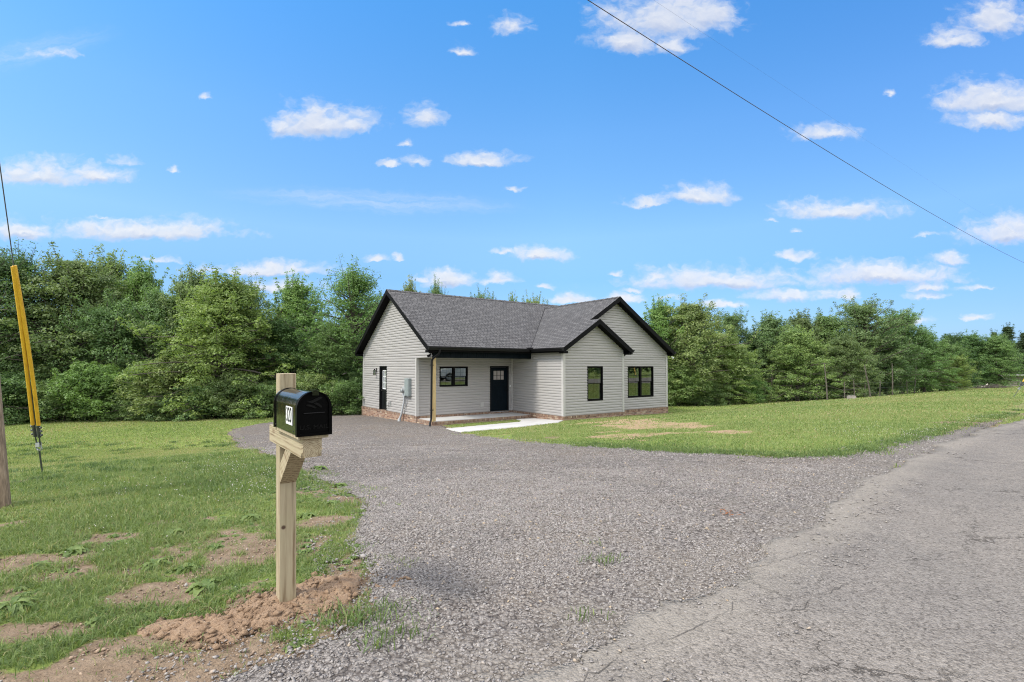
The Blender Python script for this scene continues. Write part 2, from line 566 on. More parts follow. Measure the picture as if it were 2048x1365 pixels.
    t.set(t.b.inputs['Base Color'], t.ramp(ri, [(0, (.14, .095, .062)), (.5, (.25, .175, .12)), (.85, (.35, .26, .185)), (1., (.31, .29, .27))]))
    t.b.inputs['Roughness'].default_value = .95
    M['crumb'] = m
    # gravel sheet
    m, t = mat('gravel')
    g = t.geo()
    gd = t.vmath('MULTIPLY', g, (1, 1, 0))
    v1 = t.voro(gd, 46); v2 = t.voro(gd, 95)
    sc = t.new('ShaderNodeSeparateColor'); t.set(sc.inputs[0], v1.outputs['Color'])
    sc2 = t.new('ShaderNodeSeparateColor'); t.set(sc2.inputs[0], v2.outputs['Color'])
    big = t.noise(gd, .35, 5, .6); mid = t.noise(gd, 2.3, 5, .65)
    cell = t.math('ADD', t.math('MULTIPLY', sc.outputs[0], .6), t.math('MULTIPLY', sc2.outputs[1], .4))
    c = t.ramp(cell, [(.08, (.062, .056, .055)), (.3, (.138, .122, .111)), (.55, (.198, .178, .164)), (.8, (.248, .225, .208)), (.97, (.295, .27, .25))])
    gap = t.maprange(v1.outputs['Distance'], .0, .62)
    c = t.mix(t.maprange(t.math('ADD', t.math('MULTIPLY', big, .6), t.math('MULTIPLY', mid, .4)), .46, .66), c, t.mix(1., c, (1.16, 1.08, .96), 'MULTIPLY'))
    fines = t.new('ShaderNodeAttribute', attribute_name='fines').outputs['Fac']
    fm = t.maprange(t.math('ADD', fines, t.math('MULTIPLY', t.math('SUBTRACT', mid, .5), 1.6)), .42, .8)
    fc = t.ramp(t.noise(gd, 55, 4, .7), [(.3, (.165, .146, .126)), (.6, (.245, .22, .192)), (.8, (.31, .28, .246))])
    c = t.mix(t.math('MULTIPLY', fm, .75), c, fc)
    t.set(t.b.inputs['Base Color'], c); t.b.inputs['Roughness'].default_value = .9
    t.b.inputs['Specular IOR Level'].default_value = .15
    c2 = t.mix(t.maprange(v1.outputs['Distance'], .42, .72), c, t.mix(1., c, (.55, .53, .52), 'MULTIPLY')); t.set(t.b.inputs['Base Color'], c2)  # darker between stones: their small shadows painted into the colour
    hgt = t.math('ADD', t.math('MULTIPLY', t.math('SUBTRACT', 1., v1.outputs['Distance']), .8), t.math('ADD', t.math('MULTIPLY', sc.outputs[2], .8), t.math('MULTIPLY', t.math('SUBTRACT', 1., v2.outputs['Distance']), .5)))
    t.set(t.b.inputs['Normal'], t.bump(hgt, .8, .016))
    M['gravel'] = m
    # loose stones
    m, t = mat('crushed_stone')
    ri = t.new('ShaderNodeNewGeometry').outputs['Random Per Island']
    c = t.ramp(ri, [(0, (.155, .139, .129)), (.25, (.19, .171, .159)), (.6, (.222, .201, .187)), (.88, (.25, .228, .212)), (.97, (.285, .262, .245)), (.985, (.30, .24, .175)), (1., (.36, .28, .19))])
    n = t.noise(t.geo(), 90, 3)
    c = t.mix(t.maprange(n, .3, .7), c, t.mix(1., c, (1.2, 1.2, 1.2), 'MULTIPLY'))
    t.set(t.b.inputs['Base Color'], c); t.b.inputs['Roughness'].default_value = .85
    M['stone'] = m
    # asphalt
    m, t = mat('worn_asphalt')
    g = t.vmath('MULTIPLY', t.geo(), (1, 1, 0))
    v1 = t.voro(g, 75); v2 = t.voro(g, 190)
    sc = t.new('ShaderNodeSeparateColor'); t.set(sc.inputs[0], v1.outputs['Color'])
    sc2 = t.new('ShaderNodeSeparateColor'); t.set(sc2.inputs[0], v2.outputs['Color'])
    big = t.noise(g, .5, 5, .6); mid = t.noise(g, 3.2, 5, .7); fin = t.noise(g, 26, 4, .7)
    cell = t.math('ADD', t.math('MULTIPLY', sc.outputs[0], .5), t.math('MULTIPLY', sc2.outputs[0], .5))
    c = t.ramp(cell, [(.1, (.09, .080, .071)), (.32, (.160, .144, .129)), (.6, (.202, .182, .164)), (.85, (.248, .225, .203))])
    c = t.mix(t.maprange(big, .4, .65), c, t.mix(1., c, (1.2, 1.18, 1.15), 'MULTIPLY'))
    c = t.mix(t.maprange(mid, .35, .65), t.mix(1., c, (.86, .86, .87), 'MULTIPLY'), c)
    pit = t.maprange(t.math('ADD', fin, t.math('MULTIPLY', sc.outputs[1], .3)), .39, .47, 1., 0.)
    c = t.mix(t.math('MULTIPLY', pit, .62), c, (.07, .062, .056))
    # cracks
    nn = t.new('ShaderNodeTexNoise'); t.set(nn.inputs['Vector'], g); nn.inputs['Scale'].default_value = 2.6; nn.inputs['Detail'].default_value = 6; nn.inputs['Roughness'].default_value = .68
    off = t.vmath('MULTIPLY', t.vmath('SUBTRACT', nn.outputs['Color'], (.5, .5, .5)), (.9, .9, 0))
    rot = t.new('ShaderNodeVectorRotate', rotation_type='Z_AXIS'); t.set(rot.inputs['Vector'], t.vmath('ADD', g, off)); rot.inputs['Angle'].default_value = R(-42)
    ve = t.voro(t.vmath('MULTIPLY', rot.outputs[0], (.42, 1.25, 1)), .85, 'DISTANCE_TO_EDGE')
    cm = t.noise(g, .55, 3)
    crack = t.math('MULTIPLY', t.maprange(ve.outputs['Distance'], .002, .0062, 1., 0.), t.maprange(cm, .40, .5))
    c = t.mix(t.math('MULTIPLY', crack, .6), c, (.06, .05, .042))
    edge = t.new('ShaderNodeAttribute', attribute_name='edge').outputs['Fac']
    dust = t.maprange(t.math('ADD', edge, t.math('MULTIPLY', t.math('SUBTRACT', mid, .5), .8)), .5, 1.)
    c = t.mix(t.math('MULTIPLY', dust, .55), c, t.ramp(fin, [(.3, (.22, .195, .165)), (.7, (.30, .27, .23))]))
    t.set(t.b.inputs['Base Color'], c); t.b.inputs['Roughness'].default_value = .92
    t.b.inputs['Specular IOR Level'].default_value = .15
    hgt = t.math('SUBTRACT', t.math('ADD', t.math('SUBTRACT', 1., v1.outputs['Distance']), t.math('MULTIPLY', sc.outputs[2], .6)), t.math('ADD', t.math('MULTIPLY', pit, 1.2), t.math('MULTIPLY', crack, 2.5)))
    t.set(t.b.inputs['Normal'], t.bump(hgt, .8, .009))
    M['asphalt'] = m


make_materials()

# ------------------------------------------------------------------ plan outlines (metres, on the ground)
H_A = np.array([-3.955, 20.57]); H_DR = np.array([.812, .584]); H_DL = np.array([-.584, .812])
H_Z = -.81
H_ROT = math.atan2(.584, .812)


def h2w(x, y):
    p = H_A + H_DR * x + H_DL * y
    return p


def g2(*pts):
    return [tuple(hit(*p)[:2]) for p in pts]


drive_poly = g2((470, 858), (455, 866), (470, 882), (520, 903), (565, 928), (632, 958), (690, 984), (738, 1008), (728, 1042), (712, 1085), (735, 1120), (752, 1150), (742, 1192), (758, 1225), (700, 1262), (610, 1300), (520, 1335), (440, 1364))
drive_poly += [(-2.2, 1.2), (-2.4, -2.0), (-1.5, -4.5), (3.2, 0.6)]
drive_poly += [(4.2, 5.3), (7.2, 8.0), (12.6, 12.6), (20.6, 19.8)]
drive_poly += g2((2048, 829), (1960, 846), (1880, 868), (1800, 889), (1735, 904), (1650, 915), (1560, 916), (1450, 911), (1320, 904), (1200, 897), (1100, 889), (1020, 881), (945, 871))
drive_poly += [tuple(h2w(.35, -1.9)), tuple(h2w(.3, -1.2)), tuple(h2w(.3, 3)), tuple(h2w(.3, 6.45)), tuple(h2w(-.5, 7.6)), tuple(h2w(-2.2, 8.6))]
drive_poly += g2((640, 836), (570, 842), (515, 849))
road_poly = g2((1015, 1364), (1110, 1330), (1210, 1288), (1300, 1232), (1405, 1190), (1440, 1160), (1530, 1105), (1650, 1046), (1668, 1010), (1730, 968), (1790, 935), (1860, 900), (1950, 868), (2048, 840))
road_poly += [(16.5, 15.6), (40, 36.1), (110, 96), (118, 90), (46, 29.5), (10, -1.6), (-12, -20), (-20, -14), (-3.4, -1.5)]
walk_poly = [tuple(h2w(*p)) for p in ((3.55, -1.56), (4.85, -1.56), (4.85, -3.75), (4.3, -4.1), (-.2, -4.1))]
walk_poly = g2((891, 859), (1040, 845.2), (1043, 842)) + [tuple(h2w(3.9, -1.64)), tuple(h2w(4.84, -1.64)), tuple(h2w(4.84, -3.66))] + g2((1117, 846), (1040, 855), (921, 865.5))
house_poly = [tuple(h2w(*p)) for p in ((0, -1.5), (4.9, -1.5), (4.9, -3.6), (8.53, -3.6), (8.53, -3), (12.48, -3), (12.48, 6.45), (0, 6.45))]


def sdf(poly, x, y):
    """signed distance, negative inside"""
    x = np.asarray(x, float); y = np.asarray(y, float)
    d = np.full(x.shape, 1e9); ins = np.zeros(x.shape, bool)
    n = len(poly)
    for i in range(n):
        ax, ay = poly[i]; bx, by = poly[(i + 1) % n]
        ex, ey = bx - ax, by - ay
        L = ex * ex + ey * ey + 1e-12
        tt = np.clip(((x - ax) * ex + (y - ay) * ey) / L, 0, 1)
        d = np.minimum(d, np.hypot(x - ax - tt * ex, y - ay - tt * ey))
        c = ((ay > y) != (by > y)) & (x < (bx - ax) * (y - ay) / (by - ay + 1e-15) + ax)
        ins ^= c
    return np.where(ins, -d, d)


def wob(x, y, amp, sc):
    return amp * (fbm(x * sc, y * sc, 4) - .5) * 2


def sd_drive(x, y): return sdf(drive_poly, x, y) + wob(x, y, .16, 2.3) * np.clip(np.hypot(x, y) / 6, .5, 1)
def sd_road(x, y): return sdf(road_poly, x, y) + wob(x + 40, y, .14, 1.6) + wob(x + 7, y, .05, 9)
def sd_walk(x, y): return sdf(walk_poly, x, y)
def sd_house(x, y): return sdf(house_poly, x, y)


# bare-soil patches: (px, py, half px wide, half px tall, weight)
BARE = [(70, 1125, 150, 26, .7), (250, 1085, 110, 12, .55), (110, 1262, 130, 26, .75), (290, 1195, 100, 30, .7), (230, 1235, 90, 20, .6), (560, 1215, 170, 52, .8), (690, 1145, 70, 34, .6),
        (330, 1345, 150, 30, .75), (170, 1335, 90, 18, .6), (250, 1290, 80, 16, .6), (655, 1045, 80, 14, .65), (600, 1080, 70, 16, .5), (640, 985, 70, 10, .6), (690, 1000, 50, 8, .6), (470, 1122, 90, 16, .6), (430, 1270, 100, 24, .6),
        (380, 1150, 60, 12, .5), (95, 958, 34, 8, .75), (150, 1068, 60, 9, .4), (560, 1320, 140, 26, .7), (700, 1255, 70, 20, .6), (330, 1045, 70, 9, .45), (15, 1052, 40, 10, .6), (520, 1055, 50, 9, .4), (420, 1040, 40, 7, .4), (20, 1190, 60, 14, .5),
        (300, 838, 90, 3, .45), (60, 839, 60, 3, .3), (1900, 880, 70, 7, .6), (1960, 850, 60, 6, .6), (1105, 876, 25, 3, .5), (600, 880, 40, 5, .5), (520, 925, 50, 6, .4)]
STRAW = [(1275, 846, 115, 12, 1.0), (1245, 871, 85, 8, .8), (1465, 865, 85, 5.5, .75), (1340, 858, 60, 5, .5), (1120, 877, 30, 4, .6), (1400, 852, 60, 3, .5), (1000, 868, 60, 3, .3), (860, 862, 30, 3, .4), (350, 842, 160, 3, .35)]


def patch_list(L):
    out = []
    for px, py, a, b, w in L:
        c = hit(px, py); l = hit(px - a, py); u = hit(px, py - b); d = hit(px, py + b)
        out.append((c[0], c[1], abs(c[0] - l[0]), abs(u[1] - d[1]) / 2 + .02, w))
    return out


_BARE = patch_list(BARE); _STRAW = patch_list(STRAW)


def patch_val(L, x, y):
    v = np.zeros(np.shape(x))
    far = np.hypot(x, y) > 10
    wv = np.where(far, (fbm(x * .9, y * 1.6, 5, .6) - .5) * 2.6, (fbm(x * 2.6 + 4, y * 3.6, 5, .6) - .5) * 2.2)
    for cx, cy, rx, ry, w in L:
        q = np.hypot((x - cx) / rx, (y - cy) / ry) + wv
        v = np.maximum(v, w * (1 - sstep(.55, 1.25, q)))
    return v


def bare_at(x, y):
    v = patch_val(_BARE, x, y)
    # thin patchy cover near the roadside
    dist = np.hypot(x, y)
    near = (1 - sstep(3.2, 6.0, dist)) * (x < 0)
    n = fbm(x * 1.7 + 3, y * 2.2 + 5, 4)
    v = np.maximum(v, near * sstep(.49, .64, n) * .7)
    e = sdf(drive_poly, x, y)
    v = np.maximum(v, .45 * (1 - sstep(.0, .3, np.abs(e))))
    # dark strip of bare litter under the trees
    return v


def straw_at(x, y):
    return patch_val(_STRAW, x, y)


# ------------------------------------------------------------------ ground sheets
def axis_pts(segs):
    out = []
    for a, b, h in segs:
        n = max(1, int(round((b - a) / h)))
        out += list(np.linspace(a, b, n, endpoint=False))
    out.append(segs[-1][1])
    return np.array(out)


def grid_faces(nx, ny):
    i = np.arange(nx - 1)[:, None] * ny + np.arange(ny - 1)[None, :]
    return np.stack([i, i + ny, i + ny + 1, i + 1], -1).reshape(-1, 4)


def build_ground():
    xs = axis_pts([(-3000, -400, 260), (-400, -80, 20), (-80, -30, 2), (-30, -8, .35), (-8, 1, .06), (1, 14, .15), (14, 40, .8), (40, 120, 4), (120, 400, 20), (400, 3000, 260)])
    ys = axis_pts([(-2000, -200, 200), (-200, -20, 12), (-20, 1, 1), (1, 8, .06), (8, 26, .18), (26, 32, .4), (32, 60, 1), (60, 140, 4), (140, 400, 20), (400, 4000, 300)])
    X, Y = np.meshgrid(xs, ys, indexing='ij')
    Z = terr(X, Y)
    dr = sd_drive(X, Y); rd = sd_road(X, Y); wk = sd_walk(X, Y)
    inside = np.minimum(np.minimum(dr, rd), wk)
    near = np.hypot(X, Y) < 16
    b = bare_at(X, Y)
    Z = Z + near * ((fbm(X * 3, Y * 3, 4) - .5) * .035 + (fbm(X * 14, Y * 14, 3) - .5) * .03 * b)
    Z = Z - .05 * (1 - sstep(-.12, .0, inside))
    me = np_mesh('ground', np.stack([X, Y, Z], -1).reshape(-1, 3), grid_faces(len(xs), len(ys)).ravel(), np.full((len(xs) - 1) * (len(ys) - 1), 4),
                 {'bare': b.ravel(), 'straw': straw_at(X, Y).ravel()}, smooth=True)
    return tag(link('ground', me, mat=M['lawn']), kind='structure')


def cut_sheet(name, sd, xs, ys, zoff, material, attrs=None, rough=None, skirt=.06):
    X, Y = np.meshgrid(xs, ys, indexing='ij')
    D = sd(X, Y)
    hx = np.gradient(xs)[:, None] * np.ones_like(X); hy = np.gradient(ys)[None, :] * np.ones_like(X)
    h = np.minimum(hx, hy)
    e = .02
    gx = (sd(X + e, Y) - sd(X - e, Y)) / (2 * e); gy = (sd(X, Y + e) - sd(X, Y - e)) / (2 * e)
    gl = np.hypot(gx, gy) + 1e-6; gx /= gl; gy /= gl
    nearb = np.abs(D) < .6 * h
    X2 = np.where(nearb, X - D * gx, X); Y2 = np.where(nearb, Y - D * gy, Y)
    Dv = np.where(nearb, 0, D)
    Z = terr(X2, Y2) + zoff
    if rough is not None: Z = Z + rough(X2, Y2)
    Z = np.where(nearb, Z - .0, Z)
    q = grid_faces(len(xs), len(ys))
    Df = Dv.ravel()[q]
    keep = (Df <= 1e-9).all(1) & (Df.min(1) < -1e-6)
    q = q[keep]
    used = np.unique(q); remap = np.full(X.size, -1); remap[used] = np.arange(len(used))
    V = np.stack([X2, Y2, Z], -1).reshape(-1, 3)[used]
    q = remap[q]
    # skirt down along the boundary
    ed = np.concatenate([q[:, [0, 1]], q[:, [1, 2]], q[:, [2, 3]], q[:, [3, 0]]])
    key = np.sort(ed, 1); kk = key[:, 0].astype(np.int64) * len(V) + key[:, 1]
    _, idx, cnt = np.unique(kk, return_index=True, return_counts=True)
    be = ed[idx[cnt == 1]]
    bv = np.unique(be); rm = np.full(len(V), -1); rm[bv] = len(V) + np.arange(len(bv))
    V2 = V[bv].copy(); V2[:, 2] -= skirt
    sk = np.stack([be[:, 1], be[:, 0], rm[be[:, 0]], rm[be[:, 1]]], -1)
    Vall = np.concatenate([V, V2]); Q = np.concatenate([q, sk])
    A = {k: f(Vall[:, 0], Vall[:, 1]) for k, f in (attrs or {}).items()}
    me = np_mesh(name, Vall, Q.ravel(), np.full(len(Q), 4), A, smooth=True)
    return tag(link(name, me, mat=material), kind='structure')


TRACK = [(4.6, 3.6), (1.6, 6.2), (-1.2, 9.6), (-3.6, 13.5), (-5.6, 17.5), (-7.0, 22.0), (-7.6, 25.5)]
TRACK2 = [(0.4, 0.8), (1.0, 4.5), (0.2, 7.5), (-1.6, 10.6), (-3.6, 13.5)]


def line_dist(L, x, y):
    d = np.full(np.shape(x), 1e9)
    for (ax, ay), (bx, by) in zip(L[:-1], L[1:]):
        ex, ey = bx - ax, by - ay
        tt = np.clip(((x - ax) * ex + (y - ay) * ey) / (ex * ex + ey * ey), 0, 1)
        d = np.minimum(d, np.hypot(x - ax - tt * ex, y - ay - tt * ey))
    return d


def drive_fines(x, y):
    wv = wob(x, y, .25, .7)
    tk = np.maximum(1 - sstep(.1, .38, np.abs(line_dist(TRACK, x, y) + wv - .78)), .7 * (1 - sstep(.1, .35, np.abs(line_dist(TRACK2, x, y) + wv - .75))))
    e = -sdf(road_poly, x, y)  # >0 on road
    v = .75 * (1 - sstep(.0, 1.1, np.abs(e)))
    tr = fbm(x * .6 + 30, y * .6, 3)
    v = np.maximum(v, .4 * sstep(.5, .7, tr))
    v = np.maximum(v, .5 * tk)
    far = sstep(7, 12, np.hypot(x, y)) * (x > 4)
    return np.maximum(v, .5 * far)


build_ground()
xs_d = axis_pts([(-14, -6, .18), (-6, -2.4, .12), (-2.4, 3.5, .05), (3.5, 8, .12), (8, 24, .3)])
ys_d = axis_pts([(-5, 1, .25), (1, 7, .05), (7, 12, .12), (12, 30, .25)])
cut_sheet('gravel_driveway', sd_drive, xs_d, ys_d, .008, M['gravel'], {'fines': drive_fines},
          rough=lambda x, y: (fbm(x * 2.2, y * 2.2, 4) - .5) * .05)
xs_r = axis_pts([(-20, -3, 1), (-3, 6, .06), (6, 16, .16), (16, 40, .8), (40, 119, 3)])
ys_r = axis_pts([(-20, 1, 1), (1, 7, .06), (7, 16, .16), (16, 40, .8), (40, 97, 3)])
cut_sheet('road', sd_road, xs_r, ys_r, .03, M['asphalt'], {'edge': lambda x, y: 1 - sstep(0, .8, -sdf(road_poly, x, y))}, skirt=.05)
xs_w = axis_pts([(-5, 4, .08)]); ys_w = axis_pts([(15, 23, .08)])
cut_sheet('concrete_path', sd_walk, xs_w, ys_w, .03, M['concrete'], skirt=.1)
# ------------------------------------------------------------------ the house
KM = (5.56 - 2.84) / 4.28
KW = .61
EZ = 2.84
def zmain(y): return EZ + KM * (y + 1.78) if y <= 2.5 else EZ + KM * (6.78 - y)
ZR = zmain(2.5)
SAP = EZ + KW * 2.09
BAP = EZ + KW * 4.04
COURSE = .114


def clip(poly, axis, lim, keep_gt):
    out = []
    for i in range(len(poly)):
        a, b = poly[i], poly[(i + 1) % len(poly)]
        ia = (a[axis] >= lim) if keep_gt else (a[axis] <= lim)
        ib = (b[axis] >= lim) if keep_gt else (b[axis] <= lim)
        if ia: out.append(a)
        if ia != ib:
            t = (lim - a[axis]) / (b[axis] - a[axis])
            out.append((a[0] + (b[0] - a[0]) * t, a[1] + (b[1] - a[1]) * t))
    return out


def siding(mb, org, u, n, poly, openings=()):
    """courses of lapped vinyl on a wall plane; poly is convex in (along, height)"""
    def P(a, z, off): return (org[0] + u[0] * a + n[0] * off, org[1] + u[1] * a + n[1] * off, z)
    z0 = min(p[1] for p in poly); z1 = max(p[1] for p in poly)
    k = math.floor(z0 / COURSE + 1e-6)
    while k * COURSE < z1 - 1e-6:
        zb, zt = k * COURSE, (k + 1) * COURSE
        cuts = sorted({zb, zt} | {z for o in openings for z in o[2:4] if zb < z < zt})
        for ca, cb in zip(cuts[:-1], cuts[1:]):
            band = clip(clip(poly, 1, ca, True), 1, cb, False)
            if len(band) < 3: continue
            pieces = [band]
            for o in openings:
                if o[2] <= ca + 1e-6 and o[3] >= cb - 1e-6:
                    nxt = []
                    for q in pieces:
                        for w in (clip(q, 0, o[0], False), clip(q, 0, o[1], True)):
                            if len(w) >= 3 and max(p[0] for p in w) - min(p[0] for p in w) > 1e-4: nxt.append(w)
                    pieces = nxt
            for q in pieces:
                def off(z):
                    return float(np.interp((z - zb) / COURSE, (0, .12, .62, 1), (.013, .030, .028, .006)))
                for f0, f1 in ((0, .12), (.12, .62), (.62, 1)):
                    w = clip(clip(q, 1, zb + f0 * COURSE, True), 1, zb + f1 * COURSE, False)
                    if len(w) >= 3 and max(p[1] for p in w) - min(p[1] for p in w) > 1e-4:
                        mb.face([P(a, z, off(z)) for a, z in w])
                lo = [p for p in q if abs(p[1] - zb) < 1e-6]
                if len(lo) >= 2:
                    a0, a1 = min(p[0] for p in lo), max(p[0] for p in lo)
                    mb.face([P(a0, zb, .012), P(a1, zb, .012), P(a1, zb + .004, .0), P(a0, zb + .004, .0)])
        k += 1


def board(mb, p0, p1, h, n, th, drop=0.0):
    """vertical-faced board under the line p0-p1, height h, thickness th along n"""
    p0 = Vector(p0); p1 = Vector(p1); n = Vector(n)
    a = [p0 + Vector((0, 0, -drop)), p1 + Vector((0, 0, -drop)), p1 + Vector((0, 0, -drop - h)), p0 + Vector((0, 0, -drop - h))]
    b = [q + n * th for q in a]
    mb.face(a[::-1]); mb.face(b)
    for i in range(4):
        j = (i + 1) % 4
        mb.face([a[i], a[j], b[j], b[i]])


def build_house():
    H = empty('house', (H_A[0], H_A[1], H_Z), H_ROT)
    tag(H, 'single-storey house with pale grey siding, dark shingle roof and brick base', 'house')
    W_P = (1.04, 2.44, 1.19, 2.06)      # porch window  (x0,x1,z0,z1) on y=0
    D_F = (3.61, 4.66, -.02, 2.085)     # front door on y=0
    W_S = (6.25, 7.20, .575, 2.075)     # wing window on y=-3.6
    W_D = (9.51, 11.41, .565, 2.075)    # double window on y=-3
    D_L = (3.22, 4.16, -.02, 2.085)     # side door on x=0
    X1 = 12.48

    def wall(org, u, n, polys, ops=()):
        mb = MB()
        for p in polys: siding(mb, org, u, n, p, ops)
        return mb.build('wall', M['siding'], H, fixn=False, weld=False)
    ra = .2
    wall((0, 0), (0, 1), (-1, 0), [[(0, 0), (6.45, 0), (6.45, 2.42), (0, 2.42)],
         [(-1.45, 2.42), (6.45, 2.42), (6.45, zmain(6.45) - ra), (2.5, ZR - ra), (-1.45, zmain(-1.45) - ra)]], [D_L])
    wall((0, 0), (1, 0), (0, -1), [[(0, 0), (4.9, 0), (4.9, 2.46), (0, 2.46)]], [W_P, D_F])
    wall((4.9, 0), (0, -1), (-1, 0), [[(0, 0), (3.6, 0), (3.6, 2.7), (0, 2.7)]])
    zs = lambda x: EZ + KW * (x - 4.6)
    wall((0, -3.6), (1, 0), (0, -1), [[(4.9, 0), (8.53, 0), (8.53, SAP - KW * (8.53 - 6.69) - ra), (6.69, SAP - ra), (4.9, zs(4.9) - ra)]], [W_S])
    wall((0, -3.0), (1, 0), (0, -1), [[(8.53, 0), (X1, 0), (X1, EZ + KW * .2 - ra), (8.64, BAP - ra), (8.53, zs(8.53) - ra)],
                                      [(6.3, 3.3), (8.53, 3.3), (8.53, zs(8.53) - ra), (6.3, zs(6.3) - ra)]], [W_D])
    wall((8.53, 0), (0, -1), (1, 0), [[(3.0, 0), (3.6, 0), (3.6, 2.7), (3.0, 2.7)]])
    wall((X1, 0), (0, 1), (1, 0), [[(-3, 0), (6.45, 0), (6.45, 2.7), (-3, 2.7)], [(-1.45, 2.7), (6.45, 2.7), (2.5, ZR - ra)]])
    wall((0, 6.45), (1, 0), (0, 1), [[(0, 0), (X1, 0), (X1, 2.75), (0, 2.75)]])
    # corner trims
    for x, y, za, zb in ((0, 6.45, 0, 2.72), (0, 0, 0, 2.42), (4.9, -3.6, 0, 2.72), (8.53, -3.6, 0, 2.62), (X1, -3, 0, 2.66), (X1, 6.45, 0, 2.7)):
        sx = -1 if x in (0, 4.9) else 1; sy = 1 if y == 6.45 else -1
        mb = MB()
        a = .04
        L = [(0, 0), (sx * a, 0), (sx * a, -sy * .085), (0, -sy * .085)]
        mb.box(min(x, x + sx * a), max(x, x + sx * a), min(y + sy * a, y - sy * .085), max(y + sy * a, y - sy * .085), za, zb)
        mb.box(min(x - .0, x - sx * .085), max(x, x - sx * .085), min(y, y + sy * a), max(y, y + sy * a), za, zb)
        mb.build('corner_trim', M['cornertrim'], H, weld=False)
    # inside corner trim of porch
    mb = MB(); mb.box(4.835, 4.878, -.055, -.02, -.02, 2.44)
    mb.build('inside_corner_trim', M['cornertrim'], H)

    # ---- foundation
    mb = MB(); rl = MB()
    def fnd(x0, x1, y0, y1, zt=-.088):
        mb.box(x0, x1, y0, y1, -.95, zt)
        rl.box(x0 - .008, x1 + .008, y0 - .008, y1 + .008, zt, 0.0)
    fnd(-.05, .1, .06, 6.5)
    fnd(-.05, 4.84, -.05, .052)
    fnd(4.85, 5.0, -3.56, .04)
    fnd(4.85, 8.58, -3.65, -3.568)
    fnd(8.50, 8.58, -3.559, -3.06)
    fnd(8.40, X1 + .05, -3.051, -2.9)
    fnd(X1 - .1, X1 + .05, -2.89, 6.39)
    fnd(-.05, X1 + .05, 6.51, 6.6)
    mb.build('foundation', M['brick'], H, weld=False)
    rl.build('foundation_cap', M['rowlock_brick'], H, weld=False)
    # ---- porch floor
    mb = MB()
    mb.box(.07, 4.84, -1.50, -.06, -.4, -.095)
    mb.build('porch_floor', M['concrete'], H)
    mb = MB(); rl = MB()
    mb.box(-.03, 4.84, -1.60, -1.505, -.95, -.19); rl.box(-.04, 4.84, -1.612, -1.505, -.19, -.1)
    mb.box(-.03, .065, -1.5, -.06, -.95, -.19); rl.box(-.04, .065, -1.5, -.06, -.19, -.1)
    mb.build('porch_base', M['brick'], H, weld=False)
    rl.build('porch_edge', M['rowlock_brick'], H, weld=False)
    # ---- porch post, beam, ceiling
    mb = MB(); mb.box(-.07, .07, -.07, .07, 0, 2.515)
    o = mb.build('porch_post', M['porchpine'], H, bevel=.006); o.location = (.075, -1.385, -.095)
    mb = MB()
    mb.box(.0, 4.895, -1.45, -1.31, 2.42, 2.68)
    n = 44
    for i in range(n):
        x = .02 + i * (4.86 / n)
        mb.box(x, x + 4.86 / n - .012, -1.462, -1.4505, 2.425, 2.70)
    mb.box(.03, .14, -1.305, -.03, 2.425, 2.66)
    mb.box(.0, 4.9, -1.475, -1.40, 2.402, 2.4195)
    mb.build('porch_beam', M['navy'], H, weld=False)
    mb = MB(); mb.box(.0, 4.9, -1.45, -.02, 2.66, 2.68)
    mb.build('porch_ceiling', M['white'], H)

    # ---- roofs
    def roof(name, polys, mats=('shingle', 'black')):
        mb = MB()
        for poly, zf, uf in polys:
            top = [(x, y, zf(x, y)) for x, y in poly]
            bot = [(x, y, zf(x, y) - .035) for x, y in poly]
            mb.face(top, [uf(x, y, zf(x, y)) for x, y in poly], 0)
            mb.face(bot[::-1], None, 1)
            for i in range(len(poly)):
                j = (i + 1) % len(poly)
                mb.face([top[i], bot[i], bot[j], top[j]], None, 1)
        return mb.build(name, [M[k] for k in mats], H, weld=False, fixn=False)
    sm = math.sqrt(1 + KM * KM); sw = math.sqrt(1 + KW * KW)
    yv = -1.78 + KW * 4.04 / KM
    fz = lambda x, y: EZ + KM * (y + 1.78)
    bz = lambda x, y: EZ + KM * (6.78 - y)
    uvm = lambda x, y, z: (x, (z - EZ) / KM * sm)
    uvw = lambda x, y, z: (y + 40.07, (z - EZ) / KW * sw)
    roof('main_roof', [([(-.36, -1.78), (4.6, -1.78), (8.64, yv), (8.64, 2.5), (-.36, 2.5)], fz, uvm),
                       ([(8.64, yv), (12.68, -1.78), (12.84, -1.78), (12.84, 2.5), (8.64, 2.5)], fz, uvm),
                       ([(-.36, 2.5), (12.84, 2.5), (12.84, 6.78), (-.36, 6.78)], bz, uvm)])
    lz = lambda x, y: EZ + KW * (x - 4.6)
    rz = lambda x, y: EZ + KW * (12.68 - x)
    sz = lambda x, y: SAP - KW * (x - 6.69)
    roof('wing_roof', [([(4.6, -1.78), (4.6, -3.96), (6.69, -3.96), (6.69, -3.36), (8.64, -3.36), (8.64, yv)], lz, uvw),
                       ([(8.64, yv), (8.64, -3.36), (12.68, -3.36), (12.68, -1.78)], rz, uvw)])
    roof('small_gable_roof', [([(6.69, -3.0), (6.69, -3.96), (8.78, -3.96), (8.78, -3.0)], sz, uvw)])
    # ridge caps
    mb = MB()
    def cap(a, b, side, k):
        a = Vector(a); b = Vector(b); L = (b - a).length; n = int(L / .15); d = (b - a) / n; s = Vector(side)
        for i in range(n):
            p = a + d * i; q = a + d * (i + 1.25)
            up = Vector((0, 0, .012 + .008 * (i % 2)))
            for sg in (1, -1):
                e = s * sg * .14 + Vector((0, 0, -.14 * k))
                pts = [p + up, q + up * .5, q + up * .5 + e, p + up + e]
                mb.face(pts if sg > 0 else pts[::-1], [(i * .15, 0), (i * .15 + .15, 0), (i * .15 + .15, .14), (i * .15, .14)])
